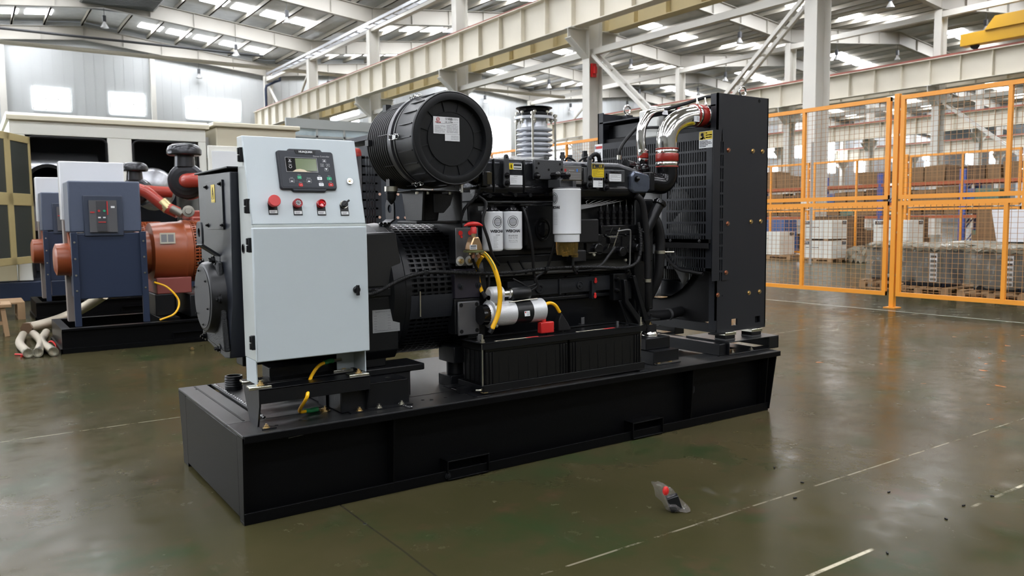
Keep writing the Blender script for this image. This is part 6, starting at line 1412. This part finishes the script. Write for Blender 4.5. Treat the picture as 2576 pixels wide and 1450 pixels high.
MB().tube([Q(1679, 424), Q(1679, 440), Q(1671, 462), Q(1655, 474), Q(1640, 476)] if False else [Vector((Q(1678, 421).x, yq, Q(1678, 421).z)), Vector((Q(1678, 440).x, yq, Q(1678, 445).z)), Vector((Q(1668, 440).x, yq + .01, Q(1668, 462).z)), Vector((3.60, yq + .03, 1.525)), Vector((3.56, yq + .04, 1.525))], .066, 28).build('cast_elbow', BLACKG, cp)
sticker(cp, 'paper_label', Q(1733, 302) + Vector((0, -.067, 0)), XD, ZD, .052, .036, [LABELW, INK], print_lines(3, .5, .95, .2, .85, 1, .3, 2))
sp = thing('coolant_return_pipe', 'slim polished pipe bending up to the radiator top, paper label on it', 'pipe', (3.63, 3.8, 1.6))
def S(px, py, y=3.80): return at(px, py, Y=y)
MB().tube([S(1617, 402), S(1614, 380), S(1612, 345), S(1617, 315), S(1634, 288, 3.82), S(1660, 281, 3.86), S(1690, 278, 3.9)], .0305, 24).build('bent_tube', CHROME, sp)
a = S(1690, 278, 3.9); MB().lathe(a + Vector((-.01, 0, 0)), XD, [(0, .031), (4.12 - a.x, .031)], 24).build('end_tube', BLACKG, sp)
a0_ = S(1617, 402)
for z0_, z1_, r, mt, nm in ((-.016, -.012, .035, REDRUB, 'red_hose'), (-.010, .006, .0345, CHROME, 'hose_clamp'), (.008, .042, .036, REDRUB, 'red_hose'), (.044, .066, .0345, CHROME, 'hose_clamp')):
    MB().lathe(a0_ + Vector((0, 0, z0_)), ZD, [(0, r - .003), (.003, r), (z1_ - z0_ - .003, r) if z1_ - z0_ > .008 else (.0035, r), (z1_ - z0_, r - .003)], 28).build(nm, mt, sp)
for z in (.0, .055): MB().cyl(a0_ + Vector((-.04, -.02, z)), a0_ + Vector((.01, -.037, z)), .004, n=8).hexa(a0_ + Vector((-.045, -.018, z)), XD, .009, .016).build('clamp_screw', CHROME, sp)
for k in range(3): MB().lathe(Vector((a.x + .02 + .06 * k, 3.9, a.z)), XD, [(0, .034), (.03, .034)], 24).build('red_hose' if k != 1 else 'hose_clamp', REDRUB if k != 1 else STEEL, sp)
MB().cyl(Vector((a.x + .10, 3.89, a.z + .03)), Vector((a.x + .12, 3.9, a.z + .06)), .004, n=8).build('clamp_screw', STEEL, sp)
sticker(sp, 'paper_label', S(1664, 283, 3.86) + Vector((.0, -.032, -.004)), XD, Vector((0, .2, 1)), .052, .03, [LABELW, INK], print_lines(3, .1, .6, .2, .85, 1, .2, 2))
MB().cyl(a0_ + Vector((-.005, 0, -.06)), a0_ + Vector((0, 0, .01)), .034, n=24).sph(a0_ + Vector((-.01, 0, -.07)), .055, 18).tube([a0_ + Vector((-.01, 0, -.07)), a0_ + Vector((-.10, -.01, -.05)), a0_ + Vector((-.17, -.02, -.04))], .035, 18).build('thermostat_elbow', BLACKG, sp)

# ------------------------------------------------------------------ batteries and tray
ty = thing('battery_tray', 'black angle iron tray and hold-down frame around the two batteries', 'tray', (2.15, 3.4, ZB))
MB().box(2.15, 3.28, 3.405, 3.41, .415, .455).box(2.15, 3.28, 3.405, 3.66, .410, .416).box(2.15, 2.155, 3.405, 3.66, .416, .45).box(3.275, 3.28, 3.405, 3.66, .416, .45).box(2.15, 3.28, 3.655, 3.66, .416, .45).box(2.11, 2.20, 3.40, 3.70, ZB, .404).box(3.24, 3.30, 3.40, 3.62, ZB, .404).build('tray_angle', BLACK, ty, bev=.0015)
MB().box(2.08, 2.15, 3.52, 3.56, ZB, .43).box(2.06, 2.15, 3.60, 3.66, .42, .425).build('tray_foot', BLACK, ty)
MB().box(2.145, 3.285, 3.400, 3.404, .640, .672).box(2.145, 3.285, 3.400, 3.43, .668, .672).box(2.145, 3.285, 3.625, 3.66, .668, .672).box(2.145, 2.17, 3.40, 3.66, .668, .672).box(3.26, 3.285, 3.40, 3.66, .668, .672).build('hold_down_frame', BLACK, ty, bev=.001)
for p0, p1 in (((2.160, 3.425, .715), (2.155, 3.42, .44)), ((3.272, 3.43, .72), (3.255, 3.42, .46))): MB().cyl(p0, p1, .0048, n=8).tube([p1, (p1[0] - .008, p1[1] + .01, p1[2] - .012), (p1[0] - .03, p1[1] + .02, p1[2] - .012)], .0045, 6).hexa((p0[0], p0[1], .680), ZD, .011, .010).cyl((p0[0], p0[1], .673), (p0[0], p0[1], .678), .014).build('hook_bolt', STEEL, ty)
for x, y in ((2.163, 3.45), (3.02, 3.66)): MB().box(x - .012, x + .012, y, y + .004, .672, .715).box(x - .012, x + .012, y, y + .03, .672, .675).build('terminal_tab', BARE, ty, bev=.001)
MB().bolt((2.165, 3.42, .416), ZD, .012).build('bolt', BRASS, ty)
BATT = mat('battery_case', (.0055, .0057, .0062), .26, bump=.25, bscale=14, spec=.4)
for x0_, lab in ((2.175, 'left black battery in the tray, under the yellow cables'), (2.725, 'right black battery in the tray, nearer the radiator')):
    b_ = thing('starter_battery', lab, 'battery', (x0_, 3.42, .42)); w_ = .53
    m_ = MB().box(x0_, x0_ + w_, 3.418, 3.648, .418, .622)
    for u in (.0, .02, .04): m_.box(x0_ + u, x0_ + u + .008, 3.412, 3.418, .43, .62).box(x0_ + w_ - u - .008, x0_ + w_ - u, 3.412, 3.418, .43, .62)
    for k in range(7): m_.box(x0_ + .08 + k * .062, x0_ + .083 + k * .062, 3.4155, 3.418, .43, .59)
    for k in range(5): m_.box(x0_ - .004, x0_, 3.44 + k * .045, 3.446 + k * .045, .43, .62)
    m_.build('case', BATT, b_, bev=.004)
    MB().box(x0_ - .004, x0_ + w_ + .004, 3.412, 3.652, .622, .664).build('lid', BATT, b_, bev=.006)
    sticker(b_, 'warning_label', (x0_ + .24, 3.475, .664), XD, YD, .28, .03, [mat('pale_label', (.5, .45, .36), .5), INKR, INK], [(.72, 0, 1, 1, 1)] + print_lines(2, .05, .68, .15, .85, 2, .4, 4))
    MB().cyl((x0_ + (.04 if x0_ < 2.5 else .47), 3.55, .664), (x0_ + (.04 if x0_ < 2.5 else .47), 3.55, .69), .009).nx().cyl((x0_ + (.49 if x0_ < 2.5 else .05), 3.55, .664), (x0_ + (.49 if x0_ < 2.5 else .05), 3.55, .69), .009).build('terminal_post', BARE, b_)
# cables
B_ = lambda px, py, y: at(px, py, Y=y)
jc = thing('battery_link_cable', 'short yellow battery cable arching between red and black terminal covers', 'cable', (2.64, 3.52, .67))
MB().tube([B_(1367, 793, 3.52), B_(1367, 777, 3.52), B_(1374, 766, 3.52), B_(1386, 763, 3.52), B_(1398, 770, 3.52), B_(1408, 786, 3.52)], .0095, 14).build('cable', YELC, jc)
a = B_(1373, 812, 3.52); MB().box(a.x - .045, a.x + .045, 3.50, 3.54, .672, .735).cyl((2.622, 3.52, .73), (2.622, 3.52, .765), .014).build('red_terminal_cover', RED, jc, bev=.006)
a = B_(1412, 805, 3.54); MB().prism([(a.x - .035, .672), (a.x + .06, .672), (a.x + .035, .715), (a.x - .01, .775), (a.x - .03, .74)], 'y', 3.52, 3.56).build('black_terminal_cover', BLACKM, jc, bev=.006)
sc_ = thing('starter_cable', 'thick yellow cable hanging from the isolator switch to the battery', 'cable', (2.2, 3.5, 1.1))
MB().tube([B_(1205, 634, 3.50), B_(1222, 642, 3.49), B_(1240, 668, 3.47), B_(1253, 705, 3.455), B_(1258, 745, 3.45), B_(1253, 790, 3.45), B_(1238, 828, 3.455)], .0125, 16).build('cable', YELC, sc_)
MB().tube([B_(1209, 632, 3.487), B_(1224, 640, 3.477), B_(1240, 664, 3.457), B_(1246, 680, 3.45)], .002, 6).build('green_stripe', GRNC, sc_)
MB().cyl(B_(1196, 630, 3.505), B_(1212, 637, 3.495), .0145).nx().cyl(B_(1239, 826, 3.455), B_(1232, 838, 3.46), .013).build('shrink_sleeve', BLACKM, sc_)
s2 = thing('starter_cable', 'second yellow cable curling behind the isolator switch down to the starter', 'cable', (2.25, 3.6, 1.0))
MB().tube([B_(1214, 645, 3.54), B_(1206, 656, 3.56), B_(1200, 675, 3.60), B_(1206, 715, 3.62), B_(1214, 738, 3.58)], .0105, 12).build('cable', YELC, s2)
MB().tube([B_(1213, 735, 3.58), B_(1222, 750, 3.56)], .012, 10).build('shrink_sleeve', BLACKM, s2)
# isolator switch on its plate
iso = thing('battery_isolator_switch', 'battery isolator switch with red T handle on a grey plate', 'switch', (2.15, 3.5, 1.06))
MB().box(2.108, 2.246, 3.588, 3.594, 1.062, 1.262).build('mounting_plate', BARE, iso, bev=.002)
MB().box(2.11, 2.25, 3.594, 3.66, 1.075, 1.25).build('plate_block', BLACK, iso)
for x, z in ((2.137, 1.234), (2.143, 1.215), (2.195, 1.235)): MB().cyl((x, 3.588, z), (x, 3.585, z), .0125 if z > 1.22 else .007, n=18).build('red_cap', RED, iso)
for x in (2.132, 2.188): MB().cyl((x, 3.588, 1.088), (x, 3.584, 1.088), .0245, n=28).cyl((x, 3.584, 1.088), (x, 3.581, 1.088), .017, n=24).build('washer', mat('dull_zinc', (.55, .55, .53), .4, .4), iso); MB().hexa((x, 3.581, 1.088), (0, -1, 0), .014, .012).cyl((x, 3.569, 1.088), (x, 3.560, 1.088), .009).build('bolt', BRASS, iso)
px_, py_ = 2.163, 3.50
MB().lathe((px_, py_, 1.135), ZD, [(0, .052), (.002, .055), (.010, .055), (.012, .052)], 32).build('olive_base', mat('olive_zinc', (.21, .22, .10), .3, .8), iso)
MB().prism([(px_ - .040, 1.147), (px_ + .040, 1.147), (px_ + .034, 1.175), (px_ + .016, 1.215), (px_ - .016, 1.215), (px_ - .030, 1.18)], 'y', py_ - .028, py_ + .028).build('switch_body', mat('iridescent_zinc', (.55, .36, .20), .28, .9), iso, bev=.006)
sticker(iso, 'barcode_label', (px_ - .020, py_ - .0285, 1.163), XD, ZD, .042, .024, [LABELW, INK], [(.1 + .08 * k, .1, .14 + .08 * k, .55, 1) for k in range(10)] + [(.1, .65, .9, .85, 1)])
MB().cyl((px_, py_, 1.213), (px_, py_, 1.235), .011).build('spindle', BRASS, iso)
MB().lathe((px_, py_, 1.232), ZD, [(0, .017), (.03, .0155), (.035, .012)], 18).tube([(px_ - .055, py_, 1.272), (px_ - .03, py_, 1.280), (px_, py_, 1.282), (px_ + .03, py_, 1.280), (px_ + .055, py_, 1.272)], lambda t: .004 + .008 * math.sin(math.pi * t), 12).build('t_handle', RED, iso)
for dx, dy in ((-.035, -.02), (.0, -.03), (.035, -.02)): MB().hexa((px_ + dx, py_ + dy, 1.135), (0, 0, -1), .009, .010).build('bolt', BRASS if dx else STEEL, iso)
for dx in (-.01, .022): MB().cyl((px_ + dx, py_ - .01, 1.105), (px_ + dx, py_ - .01, 1.135), .008).hexa((px_ + dx, py_ - .01, 1.112), ZD, .012, .01).build('stud', mat('copper_zinc', ''), iso)
# wiring harness in corrugated conduit
wh = thing('wiring_harness', 'black corrugated wiring conduit running from the cabinet along the engine', 'cable', (1.6, 3.55, .95))
MB().tube([(1.56, 3.56, .945), B_(935, 740, 3.56), B_(960, 730, 3.56), B_(1000, 708, 3.57), B_(1045, 691, 3.57), B_(1090, 685, 3.57), B_(1150, 686, 3.57), B_(1210, 688, 3.565), B_(1290, 686, 3.57), B_(1350, 679, 3.58), B_(1420, 674, 3.58), B_(1500, 673, 3.58), B_(1565, 675, 3.58), B_(1598, 664, 3.585), B_(1610, 640, 3.59), B_(1612, 600, 3.60), B_(1606, 560, 3.62)], .0115, 10, sm=10, rib=.005).build('conduit', BLACKM, wh)
MB().tube([B_(1185, 640, 3.53), B_(1192, 660, 3.55), B_(1205, 686, 3.565)], .008, 8, rib=.004).build('conduit', BLACKM, wh)
for px in (1070, 1208, 1245, 1375, 1448): MB().box(*sum([[v - .012, v + .012] for v in B_(px, 686 if px < 1300 else 677, 3.572)], [])).build('cable_clip', BLACKP, wh, bev=.003)
MB().tube([B_(1375, 682, 3.60), B_(1347, 700, 3.6), B_(1346, 715, 3.6), B_(1325, 722, 3.6)], .007, 8).nx().tube([B_(1290, 702, 3.58), B_(1310, 712, 3.57), B_(1325, 722, 3.57)], .006, 8).nx().tube([B_(1230, 690, 3.57), B_(1230, 720, 3.57), B_(1227, 745, 3.57)], .006, 8).build('branch_wire', RUBBER, wh)
# green-yellow earth wire below the cabinet
gw = thing('ground_wire', 'yellow-green earth wire hanging under the grey cabinet to the skid', 'wire', (1.3, 3.6, .45))
MB().tube([(1.43, 3.62, .632), B_(822, 911, 3.60), B_(800, 923, 3.58), B_(783, 948, 3.55), B_(775, 975, 3.5), B_(772, 1000, 3.44), (1.235, 3.55, .43), (1.30, 3.60, .412)], .0082, 12).build('wire', YELC, gw)
MB().tube([B_(838, 908, 3.61), B_(828, 909, 3.605), B_(815, 914, 3.595)], .0115, 12).tube([(1.275, 3.585, .418), (1.31, 3.605, .411), (1.345, 3.61, .412)], .0115, 12).build('green_tape', GRNC, gw)
MB().tube([(1.345, 3.61, .412), (1.37, 3.615, .410)], .009, 10).tube([B_(838, 908, 3.61), B_(858, 905, 3.62)], .008, 8).build('ring_lug', STEEL, gw)
MB().cyl((1.378, 3.60, ZB), (1.378, 3.60, ZB + .003), .024).bolt((1.378, 3.60, ZB + .003), ZD, .011).build('bolt', BRASS, gw)
# engine mounts on the skid
em_ = thing('engine_mount', 'stepped black engine mount with polished dome beside the right battery', 'mount', (3.55, 3.6, ZB))
MB().box(3.45, 3.665, 3.50, 3.72, .476, .482).box(3.45, 3.665, 3.50, 3.506, .412, .482).box(3.45, 3.456, 3.506, 3.72, ZB, .482).box(3.456, 3.665, 3.48, 3.56, ZB, .406).build('lower_channel', BLACK, em_, bev=.002)
MB().box(3.45, 3.66, 3.57, 3.78, .482, .555).build('upper_channel', BLACK, em_, bev=.004)
for x in (3.50, 3.60): MB().bolt((x, 3.515, .406), ZD, .009).build('bolt', BRASS, em_)
MB().lathe((3.545, 3.64, .556), ZD, [(0, .062), (.006, .064), (.007, .052), (.02, .052), (.032, .045), (.040, .025)], 32).build('mount_dome', CHROME, em_)
MB().cyl((3.545, 3.64, .590), (3.545, 3.64, .632), .045, n=28).build('rubber_mount', BLACKM, em_)
MB().bolt((3.545, 3.64, .632), ZD, .013).build('bolt', BRASS, em_)
MB().cyl((3.52, 3.64, .60), (3.545, 3.62, .70), .008).box(3.47, 3.60, 3.60, 3.70, .66, .668).build('mount_stud', BLACK, em_)
m2 = thing('engine_mount', 'black rear engine mount under the flywheel housing', 'mount', (2.2, 3.7, ZB))
MB().box(2.13, 2.27, 3.70, 3.84, ZB, .46).cyl((2.2, 3.77, .46), (2.2, 3.77, .53), .05).box(2.14, 2.26, 3.68, 3.85, .53, .62).build('mount_block', BLACK, m2, bev=.004)
for x in (1.45, 1.82):
    for y in (3.72, 4.18):
        mm_ = thing('alternator_mount', 'black rubber mount block carrying the alternator %s %s foot' % ('near' if y < 4 else 'far', 'left' if x < 1.6 else 'right'), 'mount', (x, y, ZB))
        MB().box(x - .05, x + .05, y - .05, y + .05, ZB if x > 1.6 else .525, .525 if x > 1.6 else .5251).build('rubber_block', BLACKM, mm_, bev=.002) if x > 1.6 else MB().box(x - .04, x - .035, y - .05, y + .05, ZB, .525).build('rubber_block', BLACKM, mm_)

# second black genset standing behind, only the end of its radiator shows between cabinet and alternator
r2 = thing('radiator', 'end of another black radiator with copper bolts, seen behind the alternator', 'radiator', (4.0, 8.0, 0))
x0 = at(950, 500, Y=8.0).x; x1 = at(1046, 500, Y=8.0).x
MB().box(x0, x1, 8.0, 8.012, .35, 2.25).box(x1 - .01, x1, 8.0, 8.06, .35, 2.25).box(x0, x1, 8.012, 9.1, 2.2, 2.25).box(x0 + .05, x1 - .05, 8.05, 9.0, .4, 2.15).build('side_plate', mat('slate_sheet', (.03, .036, .045), .4, bump=.2, bscale=500), r2)
g_ = MB(); xs_ = at(912, 500, Y=7.99).x
g_.box(xs_, xs_ + .03, 7.99, 7.995, .8, 2.0).box(x0 - .02, x0 + .04, 7.99, 7.995, .8, 2.0); z = .8
while z < 2.0: g_.box(xs_, x0, 7.99, 7.995, z, z + .02); z += .09
q = xs_ + .03
while q < x0 - .02: g_.box(q, q + .012, 7.99, 7.995, .8, 2.0); q += .03
g_.box(xs_, xs_ + .005, 7.99, 9.05, .8, 2.0)
g_.build('guard_side', SHEET, r2, smooth=False)
for px, py in ((954, 489), (954, 547), (1000, 548), (1019, 548), (1020, 489), (1000, 489)):
    p = at(px, py, Y=8.0); MB().cyl((p.x, 8.0, p.z), (p.x, 7.985, p.z), .015, n=14).build('bolt', mat('pale_copper', (.75, .5, .4), .4, .5), r2)
MB().box(x0 - .3, x1 + .2, 8.1, 8.9, 0, .35).build('base_rail', BASEP, r2)
MB().cyl((xs_ - .1, 8.3, 2.02), (xs_ + .1, 8.3, 2.02), .09).build('red_hose', REDRUB, r2)
